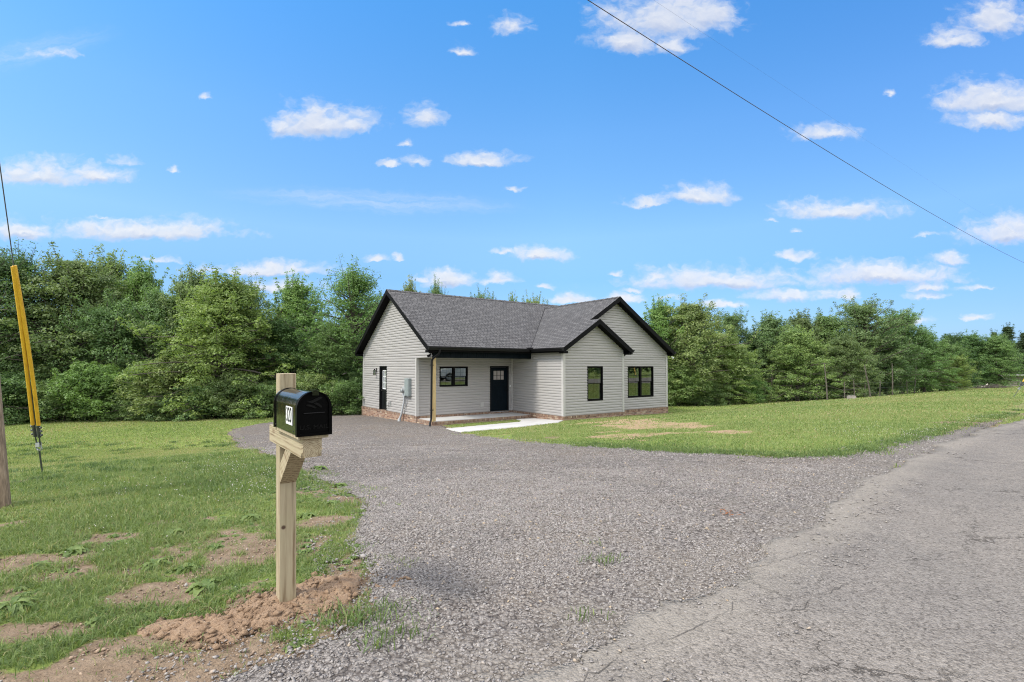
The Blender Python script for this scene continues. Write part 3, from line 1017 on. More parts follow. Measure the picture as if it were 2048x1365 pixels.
    cap((-.36, 2.5, ZR), (12.84, 2.5, ZR), (0, 1, 0), KM)
    mb.build('ridge_cap', M['shingle'], H, weld=False, fixn=False); mb = MB()
    cap((8.64, -3.36, BAP), (8.64, yv - .05, BAP), (1, 0, 0), KW)
    mb.build('ridge_cap', M['shingle'], H, weld=False, fixn=False)
    # valley line
    mb = MB()
    mb.tube([(4.6 + .02, -1.78, EZ + .004), (8.64, yv, BAP + .004)], .014, 5)
    mb.build('roof_valley', M['black'], H)
    # ---- fascia and soffit
    mb = MB(); FH = .19
    dz = -.034
    def P(x, y, z): return (x, y, z + dz)
    # main left rake (outer face at x=-.36) two boards
    for xs_, nn in ((-.36, (1, 0, 0)), (12.84, (-1, 0, 0))):
        board(mb, P(xs_, -1.78, EZ), P(xs_, 2.5, ZR), FH, nn, .03)
        board(mb, P(xs_, 2.5, ZR), P(xs_, 6.78, EZ), FH, nn, .03)
    # small gable rakes
    board(mb, P(4.6, -3.96, EZ), P(6.69, -3.96, SAP), FH, (0, 1, 0), .03)
    board(mb, P(6.69, -3.96, SAP), P(8.78, -3.96, EZ), FH, (0, 1, 0), .03)
    # big gable rakes
    board(mb, P(6.3, -3.36, lz(6.3, 0)), P(8.64, -3.36, BAP), FH, (0, 1, 0), .03)
    board(mb, P(8.64, -3.36, BAP), P(12.68, -3.36, EZ), FH, (0, 1, 0), .03)
    # eaves
    board(mb, P(-.33, -1.78, EZ), P(4.6, -1.78, EZ), .17, (0, 1, 0), .03)
    board(mb, P(4.6, -1.78, EZ), P(4.6, -3.93, EZ), .17, (1, 0, 0), .03)
    board(mb, P(8.78, -3.93, EZ), P(8.78, -3.0, EZ), .17, (-1, 0, 0), .03)
    board(mb, P(12.68, -3.33, EZ), P(12.68, -1.78, EZ), .17, (-1, 0, 0), .03)
    board(mb, P(-.33, 6.78, EZ), P(12.8, 6.78, EZ), .17, (0, -1, 0), .03)
    mb.build('fascia', M['black'], H, weld=False)
    mb = MB()
    def slab(pts, th=.012):
        mb.face(pts[::-1]); mb.face([(p[0], p[1], p[2] + th) for p in pts])
        for i in range(len(pts)):
            a, b = pts[i], pts[(i + 1) % len(pts)]
            mb.face([a, b, (b[0], b[1], b[2] + th), (a[0], a[1], a[2] + th)])
    sd_ = -.2
    for x0, x1 in ((-.33, .0), (X1, 12.81)):
        slab([(x0, -1.75, EZ + KM * .03 + sd_), (x1, -1.75, EZ + KM * .03 + sd_), (x1, 2.5, ZR + sd_), (x0, 2.5, ZR + sd_)])
        slab([(x0, 2.5, ZR + sd_), (x1, 2.5, ZR + sd_), (x1, 6.75, EZ + KM * .03 + sd_), (x0, 6.75, EZ + KM * .03 + sd_)])
    slab([(4.63, -3.93, EZ + .02 + sd_), (6.69, -3.93, SAP + sd_), (6.69, -3.6, SAP + sd_), (4.63, -3.6, EZ + .02 + sd_)])
    slab([(6.69, -3.93, SAP + sd_), (8.75, -3.93, EZ + .02 + sd_), (8.75, -3.6, EZ + .02 + sd_), (6.69, -3.6, SAP + sd_)])
    slab([(6.3, -3.33, lz(6.3, 0) + sd_), (8.64, -3.33, BAP + sd_), (8.64, -3.0, BAP + sd_), (6.3, -3.0, lz(6.3, 0) + sd_)])
    slab([(8.64, -3.33, BAP + sd_), (12.65, -3.33, EZ + .02 + sd_), (12.65, -3.0, EZ + .02 + sd_), (8.64, -3.0, BAP + sd_)])
    # level eave soffits
    slab([(-.33, -1.75, 2.64), (4.6, -1.75, 2.64), (4.6, -1.46, 2.64), (-.33, -1.46, 2.64)])
    slab([(4.63, -3.93, 2.642), (4.9, -3.93, 2.642), (4.9, -1.47, 2.642), (4.63, -1.47, 2.642)])
    slab([(8.53, -3.93, 2.642), (8.75, -3.93, 2.642), (8.75, -3.02, 2.642), (8.53, -3.02, 2.642)])
    slab([(X1, -3.33, 2.642), (12.65, -3.33, 2.642), (12.65, 6.4, 2.642), (X1, 6.4, 2.642)])
    slab([(-.33, 6.45, 2.64), (12.8, 6.45, 2.64), (12.8, 6.75, 2.64), (-.33, 6.75, 2.64)])
    mb.build('soffit', M['black'], H, weld=False)
    # boxed eave returns
    mb = MB()
    for x0, x1, y0, y1 in ((-.325, -.02, -1.745, -1.46), (-.325, -.02, 6.47, 6.745), (4.635, 4.87, -3.925, -3.63), (8.56, 8.745, -3.925, -3.63), (X1 + .03, 12.645, -3.325, -3.03)):
        mb = MB(); mb.box(x0, x1, y0, y1, 2.60, 2.70)
        mb.build('eave_return', M['black'], H, weld=False)
    # gutters
    prof = [(0, 0), (0, -.115), (-.075, -.12), (-.09, -.06), (-.125, -.03), (-.125, .004), (-.105, .004), (-.105, -.012)]
    mb = MB(); mb.prism([(-1.783 + a, EZ - .022 + b) for a, b in prof], 'x', -.37, 4.50)
    mb.build('gutter', M['gutter'], H, weld=False)
    mb = MB(); mb.prism([(4.597 + a, EZ - .022 + b) for a, b in prof], 'y', -3.97, -1.90)
    mb.box(4.40, 4.66, -1.93, -1.74, EZ - .04, EZ + .045)
    mb.build('gutter', M['gutter'], H, weld=False)
    mb = MB(); mb.prism([(8.783 - a, EZ - .022 + b) for a, b in prof], 'y', -3.97, -3.03)
    mb.build('gutter', M['gutter'], H, weld=False)
    mb = MB(); mb.prism([(12.683 - a, EZ - .022 + b) for a, b in prof], 'y', -3.37, -1.8)
    mb.build('gutter', M['gutter'], H, weld=False)
    def bez(pts, n=5):
        out = []
        P_ = [Vector(p) for p in pts]
        out.append(P_[0])
        for i in range(1, len(P_) - 1):
            a, b, c = P_[i - 1], P_[i], P_[i + 1]
            r = min(.09, (b - a).length * .45, (c - b).length * .45)
            s = b + (a - b).normalized() * r; e = b + (c - b).normalized() * r
            for k in range(n + 1):
                t = k / n
                out.append(s * (1 - t) ** 2 + b * 2 * t * (1 - t) + e * t * t)
        out.append(P_[-1])
        return out
    mb = MB()
    mb.tube(bez([(.10, -1.85, 2.74), (.10, -1.84, 2.58), (-.075, -1.53, 2.34), (-.075, -1.50, .02), (-.18, -1.60, -.13), (-.22, -1.66, -.25)]), .042, 8)
    for z in (2.1, .35):
        mb.box(-.125, .005, -1.55, -1.44, z, z + .03)
    mb.build('downspout', M['gutter'], H, smooth=True)
    mb = MB()
    mb.tube(bez([(8.85, -3.45, 2.74), (8.85, -3.45, 2.6), (8.62, -3.12, 2.36), (8.60, -3.08, .1), (8.66, -3.18, -.02), (8.72, -3.26, -.1)]), .045, 8)
    mb.build('downspout', M['gutter'], H, smooth=True)

    # ---- windows
    def window(org, u, n, op, units, grille=True):
        u0, u1, z0, z1 = op
        T = Matrix(((u[0], -n[0], 0, org[0]), (u[1], -n[1], 0, org[1]), (0, 0, 1, 0), (0, 0, 0, 1)))  # local: x along, y inward, z up
        fr = MB(); c = .05
        fr.box(u0, u1, -.03, .10, z1 - c, z1, M=T); fr.box(u0, u1, -.035, .10, z0, z0 + c, M=T)
        fr.box(u0, u0 + c, -.03, .10, z0 + c, z1 - c, M=T); fr.box(u1 - c, u1, -.03, .10, z0 + c, z1 - c, M=T)
        w = (u1 - u0 - 2 * c) / units
        for k in range(1, units):
            x = u0 + c + w * k
            fr.box(x - .05, x + .05, -.028, .10, z0 + c, z1 - c, M=T)
        wo = fr.build('window', M['black'], H, weld=False)
        zm = (z0 + z1) / 2
        for k in range(units):
            a = u0 + c + w * k + (.05 if k else 0); b = u0 + c + w * (k + 1) - (.05 if k < units - 1 else 0)
            s = .028
            for (za, zb, dep) in ((zm - .015, z1 - c, .012), (z0 + c, zm + .02, .042)):
                sa = MB()
                sa.box(a, b, dep, dep + .028, zb - s, zb, M=T); sa.box(a, b, dep, dep + .028, za, za + s, M=T)
                sa.box(a, a + s, dep, dep + .028, za + s, zb - s, M=T); sa.box(b - s, b, dep, dep + .028, za + s, zb - s, M=T)
                sa.build('sash', M['black'], wo, weld=False)
                g = MB(); g.face([tuple(T @ Vector(p)) for p in ((a + s, dep + .012, za + s), (b - s, dep + .012, za + s), (b - s, dep + .012, zb - s), (a + s, dep + .012, zb - s))])
                g.build('pane', M['glass'], wo)
                if grille:
                    gr = MB()
                    gr.box((a + b) / 2 - .008, (a + b) / 2 + .008, dep + .015, dep + .021, za + s, zb - s, M=T)
                    gr.box(a + s, b - s, dep + .0145, dep + .0215, (za + zb) / 2 - .008, (za + zb) / 2 + .008, M=T)
                    gr.build('grille', M['black'], wo, weld=False)
            rv = MB()
            rv.box(b - .035, b - .004, .075, .2, z0 + c, z1 - c, M=T); rv.box(a, a + .03, .075, .2, z0 + c, z1 - c, M=T)
            rv.box(a, b - .036, .075, .2, z0 + c - .0, z0 + c + .035, M=T)
            rv.build('reveal', M['white'], wo, weld=False)
        return wo
    window((0, 0), (1, 0), (0, -1), W_P, 2)
    window((0, -3.6), (1, 0), (0, -1), W_S, 1)
    window((0, -3.0), (1, 0), (0, -1), W_D, 2)

    # ---- front door
    T = Matrix(((1, 0, 0, 0), (0, 1, 0, 0), (0, 0, 1, 0), (0, 0, 0, 1)))
    u0, u1, z0, z1 = D_F
    fr = MB()
    fr.box(u0, u0 + .07, -.03, .1, z0, z1); fr.box(u1 - .07, u1, -.03, .1, z0, z1); fr.box(u0 + .07, u1 - .07, -.03, .1, z1 - .07, z1)
    fr.build('door_frame', M['doorblack'], H, weld=False)
    d = MB(); a, b = u0 + .075, u1 - .075; za, zb = z0 + .04, z1 - .075
    la, lb, lz0, lz1 = a + .16, b - .16, 1.45, 1.86
    d.box(a, b, .03, .07, za, lz0 - .04); d.box(a, b, .03, .07, lz1 + .04, zb)
    d.box(a, la, .03, .07, lz0 - .04, lz1 + .04); d.box(lb, b, .03, .07, lz0 - .04, lz1 + .04)
    d.box(la, lb, .028, .068, lz0 - .04, lz0); d.box(la, lb, .028, .068, lz1, lz1 + .04)
    d.box(a + .11, b - .11, .012, .0295, lz0 - .14, lz0 - .09)           # shelf
    for i in range(5):
        x = a + .15 + i * ((b - a - .3) / 5)
        d.box(x, x + (b - a - .3) / 5 - .012, .022, .0299, .22, 1.22)
    do = d.build('front_door', M['navy'], H, weld=False)
    tag(do, 'dark blue front door with six small panes')
    fdm = MB()
    for i in (1, 2):
        x = la + (lb - la) * i / 3; fdm.box(x - .01, x + .01, .03, .06, lz0, lz1)
    zmid = (lz0 + lz1) / 2; fdm.box(la, lb, .032, .058, zmid - .01, zmid + .01)
    fdm.build('muntin', M['navy'], do, weld=False)
    g = MB(); g.box(la, lb, .046, .05, lz0, lz1); g.build('door_pane', M['frost'], do)
    hd = MB(); hd.tube([(b - .07, .03, .95), (b - .07, -.02, .95)], .025, 10); hd.tube([(b - .07, -.02, .95), (b - .17, -.025, .95)], .011, 8)
    hd.build('door_handle', M['black'], do, smooth=True)
    hd = MB(); hd.tube([(b - .07, .03, 1.1), (b - .07, .0, 1.1)], .028, 10); hd.build('deadbolt', M['black'], do, smooth=True)
    th = MB(); th.box(u0, u1, -.06, .03, -.035, -.005); th.build('threshold', M['galv'], H)
    # ---- side door (recessed a little)
    u0, u1, z0, z1 = D_L
    fr = MB()
    fr.box(-.03, .13, u0, u0 + .06, z0, z1); fr.box(-.03, .13, u1 - .06, u1, z0, z1); fr.box(-.03, .13, u0 + .06, u1 - .06, z1 - .06, z1)
    fr.build('door_frame', M['doorblack'], H, weld=False)
    d = MB(); a, b = u0 + .065, u1 - .065; za, zb = z0 + .04, z1 - .065
    la, lb, lz0, lz1 = a + .13, b - .13, .98, 1.88
    X0, X1_ = .075, .115
    d.box(X0, X1_, a, b, za, lz0); d.box(X0, X1_, a, b, lz1, zb); d.box(X0, X1_, a, la, lz0, lz1); d.box(X0, X1_, lb, b, lz0, lz1)
    for k in (0, 1):
        ya = a + .12 + k * (b - a - .2) / 2
        d.box(X0 - .012, X0 - .001, ya, ya + (b - a - .3) / 2, .2, .8)
    do = d.build('side_door', M['doorblack'], H, weld=False)
    tag(do, 'black side door with nine panes in its upper half')
    fdm = MB()
    fdm.box(X0 - .012, X0 + .028, la, la + .03, lz0, lz1); fdm.box(X0 - .012, X0 + .028, lb - .03, lb, lz0, lz1)
    fdm.box(X0 - .012, X0 + .028, la + .03, lb - .03, lz0, lz0 + .03); fdm.box(X0 - .012, X0 + .028, la + .03, lb - .03, lz1 - .03, lz1)
    for i in (1, 2):
        y = la + (lb - la) * i / 3; fdm.box(X0 + .0, X0 + .022, y - .012, y + .012, lz0 + .03, lz1 - .03)
        z = lz0 + (lz1 - lz0) * i / 3; fdm.box(X0 + .001, X0 + .021, la + .03, lb - .03, z - .012, z + .012)
    fdm.build('muntin', M['white'], do, weld=False)
    g = MB(); g.face([(X0 + .024, la, lz0), (X0 + .024, lb, lz0), (X0 + .024, lb, lz1), (X0 + .024, la, lz1)]); g.build('door_pane', M['glass'], do)
    hd = MB(); hd.tube([(X0, b - .07, .92), (X0 - .05, b - .07, .92)], .024, 10); hd.tube([(X0 - .05, b - .07, .92), (X0 - .055, b - .17, .92)], .011, 8)
    hd.build('door_handle', M['brass'], do, smooth=True)
    hd = MB(); hd.tube([(X0, b - .07, 1.06), (X0 - .03, b - .07, 1.06)], .026, 10); hd.build('deadbolt', M['brass'], do, smooth=True)
    th = MB(); th.box(-.05, .08, u0, u1, -.03, -.003); th.build('threshold', M['galv'], H)

    # ---- lantern
    l = MB(); y = 4.52
    l.box(-.04, -.018, y - .05, y + .05, 1.80, 1.98); l.box(-.16, -.04, y - .018, y + .018, 1.93, 1.955)
    l.tube([(-.14, y, 1.94), (-.14, y, 1.87)], [.02, .062], 10)
    for k in range(4):
        q = k * math.pi / 2 + .78; cx, cy = -.14 + .058 * math.cos(q), y + .058 * math.sin(q)
        l.tube([(cx, cy, 1.88), (cx, cy, 1.66)], .005, 5)
    l.tube([(-.14, y, 1.665), (-.14, y, 1.65)], .066, 10)
    lo = l.build('wall_lantern', M['black'], H, weld=False)
    l = MB(); l.tube([(-.14, y, 1.87), (-.14, y, 1.665)], .05, 14, cap=False); l.build('lantern_glass', M['glass'], lo, smooth=True)
    l = MB(); l.tube([(-.14, y, 1.86), (-.14, y, 1.82), (-.14, y, 1.76), (-.14, y, 1.73)], [.012, .014, .03, .012], 10); l.build('bulb', M['white'], lo, smooth=True)
    # ---- electrics on the left wall
    e = MB(); e.box(-.17, -.018, .46, .86, .80, 1.56)
    eo = e.build('electric_panel', M['greybox'], H, bevel=.008)
    tag(eo, 'grey-green steel electric panel box')
    e = MB(); e.box(-.182, -.1705, .48, .84, .83, 1.52); e.box(-.19, -.1825, .64, .68, .86, .9); e.build('panel_cover', M['greybox'], eo, weld=False)
    e = MB(); e.box(-.12, -.018, .93, 1.22, .78, 1.19)
    mo = e.build('meter_base', M['pvc'], H, bevel=.008)
    e = MB(); e.tube([(-.118, 1.075, 1.02), (-.16, 1.075, 1.02), (-.162, 1.075, 1.02), (-.235, 1.075, 1.02), (-.25, 1.075, 1.02)], [.1, .1, .085, .08, .06], 18)
    e.build('meter_dial', M['galv'], mo, smooth=True)
    e = MB(); e.tube([(-.09, 1.08, .79), (-.09, 1.08, .55), (-.16, 1.2, -.02), (-.2, 1.28, -.2)], [.042, .042, .045, .05], 10); e.tube([(-.2, 1.28, -.2), (-.22, 1.3, -.45)], [.075, .085], 10)
    e.build('service_conduit', M['pvc'], H, smooth=True)
    e = MB(); e.tube([(-.045, .98, .79), (-.045, .98, .2)], .014, 8); e.tube([(-.045, .86, .85), (-.045, .86, .5), (-.045, .96, .4)], .012, 8)
    e.build('ground_wire_conduit', M['pvc'], H, smooth=True)
    # vent hood and outlet on the left wall
    e = MB(); e.box(-.06, -.018, 2.88, 3.08, .25, .44); e.box(-.09, -.0605, 2.90, 3.06, .27, .42)
    e.build('dryer_vent', M['cornertrim'], H, weld=False)
    e = MB(); e.box(-.045, -.018, 2.66, 2.75, .24, .46); e.build('outlet_cover', M['galv'], H)
    e = MB(); e.box(3.08, 3.27, -.045, -.018, .24, .44); e.box(3.1, 3.25, -.055, -.0455, .26, .42)
    e.build('outlet_cover', M['cornertrim'], H, weld=False)
    e = MB(); e.box(4.72, 4.765, -.035, -.018, 1.1, 1.19); e.build('doorbell', M['white'], H)
    e = MB(); e.tube([(4.80, -.04, .05), (4.80, -.04, 2.43)], .013, 8); e.box(4.76, 4.84, -.075, -.018, .0, .06)
    e.build('porch_conduit', M['cornertrim'], H, weld=False)
    # soffit lamps
    e = MB()
    e.box(-.15, -.03, -1.52, -1.40, 2.575, 2.60)
    e.tube([(-.09, -1.46, 2.58), (-.14, -1.52, 2.52)], .014, 6); e.tube([(-.13, -1.51, 2.535), (-.2, -1.58, 2.47)], [.025, .05], 10)
    e.tube([(-.09, -1.46, 2.58), (-.09, -1.38, 2.52)], .014, 6); e.tube([(-.09, -1.39, 2.53), (-.14, -1.30, 2.46)], [.025, .05], 10)
    e.build('security_light', M['black'], H, weld=False)
    e = MB(); e.tube([(12.6, -3.2, 2.6), (12.66, -3.24, 2.53)], .02, 8); e.tube([(12.64, -3.22, 2.545), (12.70, -3.27, 2.48)], [.03, .05], 10)
    e.build('security_light', M['white'], H, weld=False)
    # interior
    e = MB(); e.box(.05, 12.4, .05, 6.4, -.06, -.02); e.box(4.95, 8.5, -3.55, .049, -.06, -.02); e.box(8.501, 12.4, -2.95, .049, -.06, -.02)
    e.build('interior_floor', M['interiorfloor'], H, weld=False)
    e = MB(); e.box(.05, 12.4, .05, 6.4, 2.5, 2.53); e.box(4.95, 8.5, -3.5, .049, 2.5, 2.53); e.box(8.501, 12.4, -2.95, .049, 2.5, 2.53)
    e.box(.06, 12.4, 2.5, 2.6, -.02, 2.5); e.box(5.0, 5.1, -3.5, 2.49, -.02, 2.5); e.box(8.45, 8.55, -2.9, 2.49, -.02, 2.5)
    e.build('interior_wall', M['interior'], H, weld=False)
    return H


build_house()


# ------------------------------------------------------------------ mailbox and its post
MB_DIR = Vector((.602, -.799)).normalized()         # towards the road
MB_ROT = math.atan2(MB_DIR.y, MB_DIR.x) + math.pi / 2   # local -y looks at the road


def build_mailbox():
    f = hit(577, 1203)
    base = Vector((-1.214, 2.69, tz(-1.214, 2.69)))
    gz = base.z
    P = empty('mailbox_post', base, MB_ROT)
    P.rotation_euler = (0, R(-.55), MB_ROT)
    tag(P, 'square treated pine post with arm and brace, carrying the black mailbox', 'mailbox post')
    h = .0418
    ztop = 1.213 - gz; arm_t = .922 - gz
    mb = MB(); mb.box(-h, h, -h, h, -.3, ztop); mb.build('post', M['pine'], P, bevel=.003)
    # arm along -y (towards the road): outline in (y,z) with clipped lower front corner
    mb = MB()
    y0, y1 = -.515, .19
    A = h + .004
    zt, zb = arm_t, arm_t - .089
    # body tapered at the front with chamfers
    mb.box(-A, A, y0 + .025, y1, zb, zt)
    fr = [(-A, zt), (A, zt), (A, zb), (-A, zb)]
    fr2 = [(-A + .004, zt), (A - .006, zt), (A - .006, zb + .03), (A - .026, zb + .003), (-A + .012, zb + .003), (-A + .003, zb + .03)]
    a = [(x, y0 + .0249, z) for x, z in ((-A, zt), (A, zt), (A, zb + .02), (A - .015, zb), (-A + .01, zb), (-A, zb + .02))]
    b = [(x, y0, z) for x, z in fr2]
    mb.face(b)
    for i in range(6): mb.face([a[i], a[(i + 1) % 6], b[(i + 1) % 6], b[i]])
    o = mb.build('arm', M['pine_arm'], P, weld=False)
    # brace
    mb = MB()
    z1 = zb - .0005
    p_lo = (-.0448, .625 - gz); p_in = (-.0448, z1 - .02)
    mb.prism([(-h - .0005, .63 - gz), (-h - .0005, .735 - gz), (-.17, z1), (-.285, z1)], 'x', -h + .001, h - .001)
    mb.build('brace', M['pine_brace'], P, bevel=.002)
    mb = MB(); mb.box(-.066, .066, -.53, -.055, arm_t, arm_t + .018)
    mb.build('mounting_board', M['pine'], P, bevel=.002)
    # --- the box
    B = empty('mailbox', base + Vector((0, 0, 0)), MB_ROT)
    B.rotation_euler = P.rotation_euler
    tag(B, 'glossy black arched metal mailbox numbered 320 beside the gravel driveway', 'mailbox')
    z0 = arm_t + .019; w = .071; hh = .124
    yb, yf = -.066, -.535
    def arch(w, hh, n=20, z0=z0):
        pts = [(-w, z0), (w, z0), (w, z0 + hh)]
        for k in range(1, n): t = math.pi * k / n; pts.append((w * math.cos(t), z0 + hh + w * math.sin(t)))
        pts.append((-w, z0 + hh)); return pts
    mb = MB(); mb.prism(arch(w, hh), 'y', yb, yf); mb.build('shell', M['enamel'], B, smooth=True)
    mb = MB(); mb.prism(arch(w + .006, hh, z0=z0 - .003), 'y', yb - .001, yb - .02); mb.build('back_rim', M['enamel'], B, smooth=True)
    # door: recessed panel inside a rolled rim
    mb = MB()
    o_ = arch(w + .006, hh, z0=z0 - .004); i_ = arch(w - .008, hh, z0=z0 + .008)
    n = len(o_)
    for k in range(n):
        j = (k + 1) % n
        mb.face([(o_[k][0], yf - .012, o_[k][1]), (o_[j][0], yf - .012, o_[j][1]), (o_[j][0], yf + .014, o_[j][1]), (o_[k][0], yf + .014, o_[k][1])])
        mb.face([(o_[k][0], yf - .012, o_[k][1]), (i_[k][0], yf - .012, i_[k][1]), (i_[j][0], yf - .012, i_[j][1]), (o_[j][0], yf - .012, o_[j][1])])
        mb.face([(i_[k][0], yf - .012, i_[k][1]), (i_[k][0], yf - .004, i_[k][1]), (i_[j][0], yf - .004, i_[j][1]), (i_[j][0], yf - .012, i_[j][1])])
    mb.face([(x, yf - .004, z) for x, z in i_])
    d = mb.build('door', M['enameldoor'], B, smooth=True)
    em = MB()
    zc = z0 + .098
    em.tube([(-.046, yf - .006, zc), (.046, yf - .006, zc)], .003, 6)
    em.build('pressed_rib', M['enamelmatte'], d, smooth=True)
    # winged emblem pressed in the upper half
    em = MB()
    for pts in ([(-.035, .150), (-.012, .154), (.006, .163), (.026, .171), (.037, .166), (.024, .159), (.008, .150), (-.006, .143)],
                [(-.038, .137), (-.022, .138), (-.004, .131), (.010, .121), (.004, .118), (-.010, .125), (-.026, .130)],
                [(-.002, .141), (.014, .132), (.030, .121), (.034, .127), (.022, .138), (.008, .146)]):
        em.face([(x, yf - .0075, z0 + z) for x, z in pts])
        for k in range(len(pts)):
            (x0, za), (x1, zb_) = pts[k], pts[(k + 1) % len(pts)]
            em.face([(x0, yf - .0075, z0 + za), (x1, yf - .0075, z0 + zb_), (x1, yf - .004, z0 + zb_), (x0, yf - .004, z0 + za)])
    em.build('emblem', M['enamelmatte'], d, weld=False)
    def text(name, s, size, mtx, mat_, parent, ext=.0012, sx=1.0, bold=0.0):
        cu = bpy.data.curves.new(name, 'FONT'); cu.body = s; cu.size = size; cu.extrude = ext; cu.align_x = 'CENTER'; cu.align_y = 'CENTER'; cu.offset = bold
        tmp = bpy.data.objects.new('tmp_text', cu); COL.objects.link(tmp)
        bpy.context.view_layer.update()
        me = bpy.data.meshes.new_from_object(tmp)
        bpy.data.objects.remove(tmp)
        me.transform(mtx @ Matrix.Diagonal((sx, 1, 1, 1)))
        me.name = name
        me.materials.clear(); me.materials.append(mat_)
        return link(name, me, parent)
    # text plane: x right, y up -> door face looks along -y
    text('lettering', 'U.S. MAIL', .027, Matrix.Translation((0, yf - .0045, z0 + .034)) @ Matrix.Rotation(R(90), 4, 'X'), M['enamelmatte'], d, .0022, 1.15)
    mb = MB()
    mb.box(-.014, .014, yf - .028, yf - .0125, z0 + hh + w - .016, z0 + hh + w + .0055); mb.box(-.011, .011, yf - .012, yf + .03, z0 + hh + w + .006, z0 + hh + w + .010)
    mb.build('latch', M['enamel'], d, weld=False)
    # side number plate (left side as seen from the road = local -x)
    mb = MB(); mb.box(-w - .0025, -w - .0003, -.447, -.327, z0 + .038, z0 + .122)
    pl = mb.build('number_plate', M['platewhite'], B)
    pl['label'] = 'white plate with black digits 320'
    mtx = Matrix.Translation((-w - .0027, -.387, z0 + .080)) @ Matrix.Rotation(R(-90), 4, 'Z') @ Matrix.Rotation(R(90), 4, 'X')
    text('digits', '320', .096, mtx, M['black'], pl, .0006, .70, .0004)
    # screws
    for y in (-.505, -.09, -.46):
        mb = MB(); mb.tube([(-w, y, z0 + .012), (-w - .002, y, z0 + .012)], .003, 8)
        mb.build('screw', M['steel'], B, weld=False)


M['pine_arm'] = M['pine'].copy(); M['pine_brace'] = M['pine'].copy()
for nm, rot in (('pine_arm', (R(90), 0, 0)), ('pine_brace', (R(60), 0, 0))):
    nt = M[nm].node_tree
    tc = [n for n in nt.nodes if n.type == 'TEX_COORD'][0]
    if nm == 'pine_arm':
        [n for n in nt.nodes if n.type == 'TEX_WAVE'][0].inputs['Scale'].default_value = 42; [n for n in nt.nodes if n.type == 'TEX_WAVE'][0].inputs['Distortion'].default_value = 1.6
    mp = nt.nodes.new('ShaderNodeMapping'); mp.inputs['Rotation'].default_value = rot
    mp.inputs['Location'].default_value = (-.012, 0.81, 0.02) if nm == 'pine_arm' else (.01, .5, .3)
    for l in list(nt.links):
        if l.from_node == tc:
            to = l.to_socket; nt.links.remove(l); nt.links.new(mp.outputs[0], to)
    nt.links.new(tc.outputs['Object'], mp.inputs[0])
build_mailbox()


# ------------------------------------------------------------------ dug soil at the post
def rock_verts(n, size, flat=.6):
    """n angular stones -> (n,6,3) offsets"""
    base = np.array([[1, 0, 0], [0, 1, 0], [-1, 0, 0], [0, -1, 0], [0, 0, 1], [0, 0, -1]], float)
    v = base[None] * RNG.uniform(.55, 1.15, (n, 6, 1)) + RNG.normal(0, .22, (n, 6, 3))
    v[..., 2] *= flat
    a = RNG.uniform(0, 2 * np.pi, n); c, s = np.cos(a), np.sin(a)
    v[..., 0] *= RNG.uniform(.7, 1.3, (n, 1))
    x = v[..., 0] * c[:, None] - v[..., 1] * s[:, None]; y = v[..., 0] * s[:, None] + v[..., 1] * c[:, None]
    tl = RNG.normal(0, .3, n)
    z = v[..., 2] + x * tl[:, None]
    return np.stack([x, y, z], -1) * np.asarray(size).reshape(-1, 1, 1)


_OCT = np.array([[0, 1, 4], [1, 2, 4], [2, 3, 4], [3, 0, 4], [1, 0, 5], [2, 1, 5], [3, 2, 5], [0, 3, 5]])


def stones_mesh(name, P3, size, flat=.6):
    n = len(P3)
    v = rock_verts(n, size, flat) + P3[:, None, :]
    f = (_OCT[None] + (np.arange(n) * 6)[:, None, None]).reshape(-1)
    return np_mesh(name, v.reshape(-1, 3), f, np.full(n * 8, 3))


def mound_h(x, y):
    px, py = -1.228, 2.69
    a = np.array([.76, .65])
    u = (x - px) * a[0] + (y - py) * a[1]; w = -(x - px) * a[1] + (y - py) * a[0]
    q = np.hypot((u - .02) / .50, (w + .02) / .27)
    q2 = np.hypot((x + .98) / .16, (y - 2.92) / .16)
    q3 = np.hypot((x + 1.55) / .26, (y - 2.42) / .14)
    n = fbm(x * 6, y * 6, 4) - .5
    n2 = fbm(x * 27, y * 27, 4) - .5
    h = .026 * (1 - sstep(.0, 1.05, q)) + .032 * (1 - sstep(0, 1.1, q2)) + .012 * (1 - sstep(0, 1.1, q3))
    m = np.maximum(np.maximum(1 - q, 1 - q2), 1 - q3)
    return h * (1 + 1.8 * n) + .026 * n * sstep(-.2, .4, m) + .036 * n2 * sstep(-.1, .3, m), m + n * 1.5


def build_mound():
    xs = np.linspace(-2.1, -.6, 190); ys = np.linspace(2.0, 3.3, 165)
    X, Y = np.meshgrid(xs, ys, indexing='ij')
    Hh, Mk = mound_h(X, Y)
    Z = terr(X, Y) + np.where(Mk > .12, Hh + .018 * sstep(.12, .3, Mk) - .004, -.05)
    q = grid_faces(len(xs), len(ys))
    keep = (Mk.ravel()[q] > .05).any(1)
    q = q[keep]; used = np.unique(q); rm = np.full(X.size, -1); rm[used] = np.arange(len(used))
    me = np_mesh('soil_mound', np.stack([X, Y, Z], -1).reshape(-1, 3)[used], rm[q].ravel(), np.full(len(q), 4), smooth=False)
    tag(link('soil_mound', me, mat=M['clay']), kind='structure')
    n = 3800
    x = RNG.normal(-1.25, .4, n); y = RNG.normal(2.62, .25, n)
    hh, mk = mound_h(x, y)
    k = (mk > -.45) & (RNG.random(n) < np.clip(.25 + mk * 2 + .5, .06, 1)) & ((np.abs(x + 1.228) > .06) | (np.abs(y - 2.69) > .06)); x, y, hh, mk = x[k], y[k], hh[k], mk[k]
    s = RNG.gamma(1.15, .0058, len(x)) + .0022; s = np.minimum(s, .03)
    me = stones_mesh('soil_clods', np.stack([x, y, terr(x, y) + np.where(mk > .1, hh + .01, 0) + s * .15], -1), s, .7)
    tag(link('soil_clods', me, mat=M['clay']), kind='stuff')


build_mound()


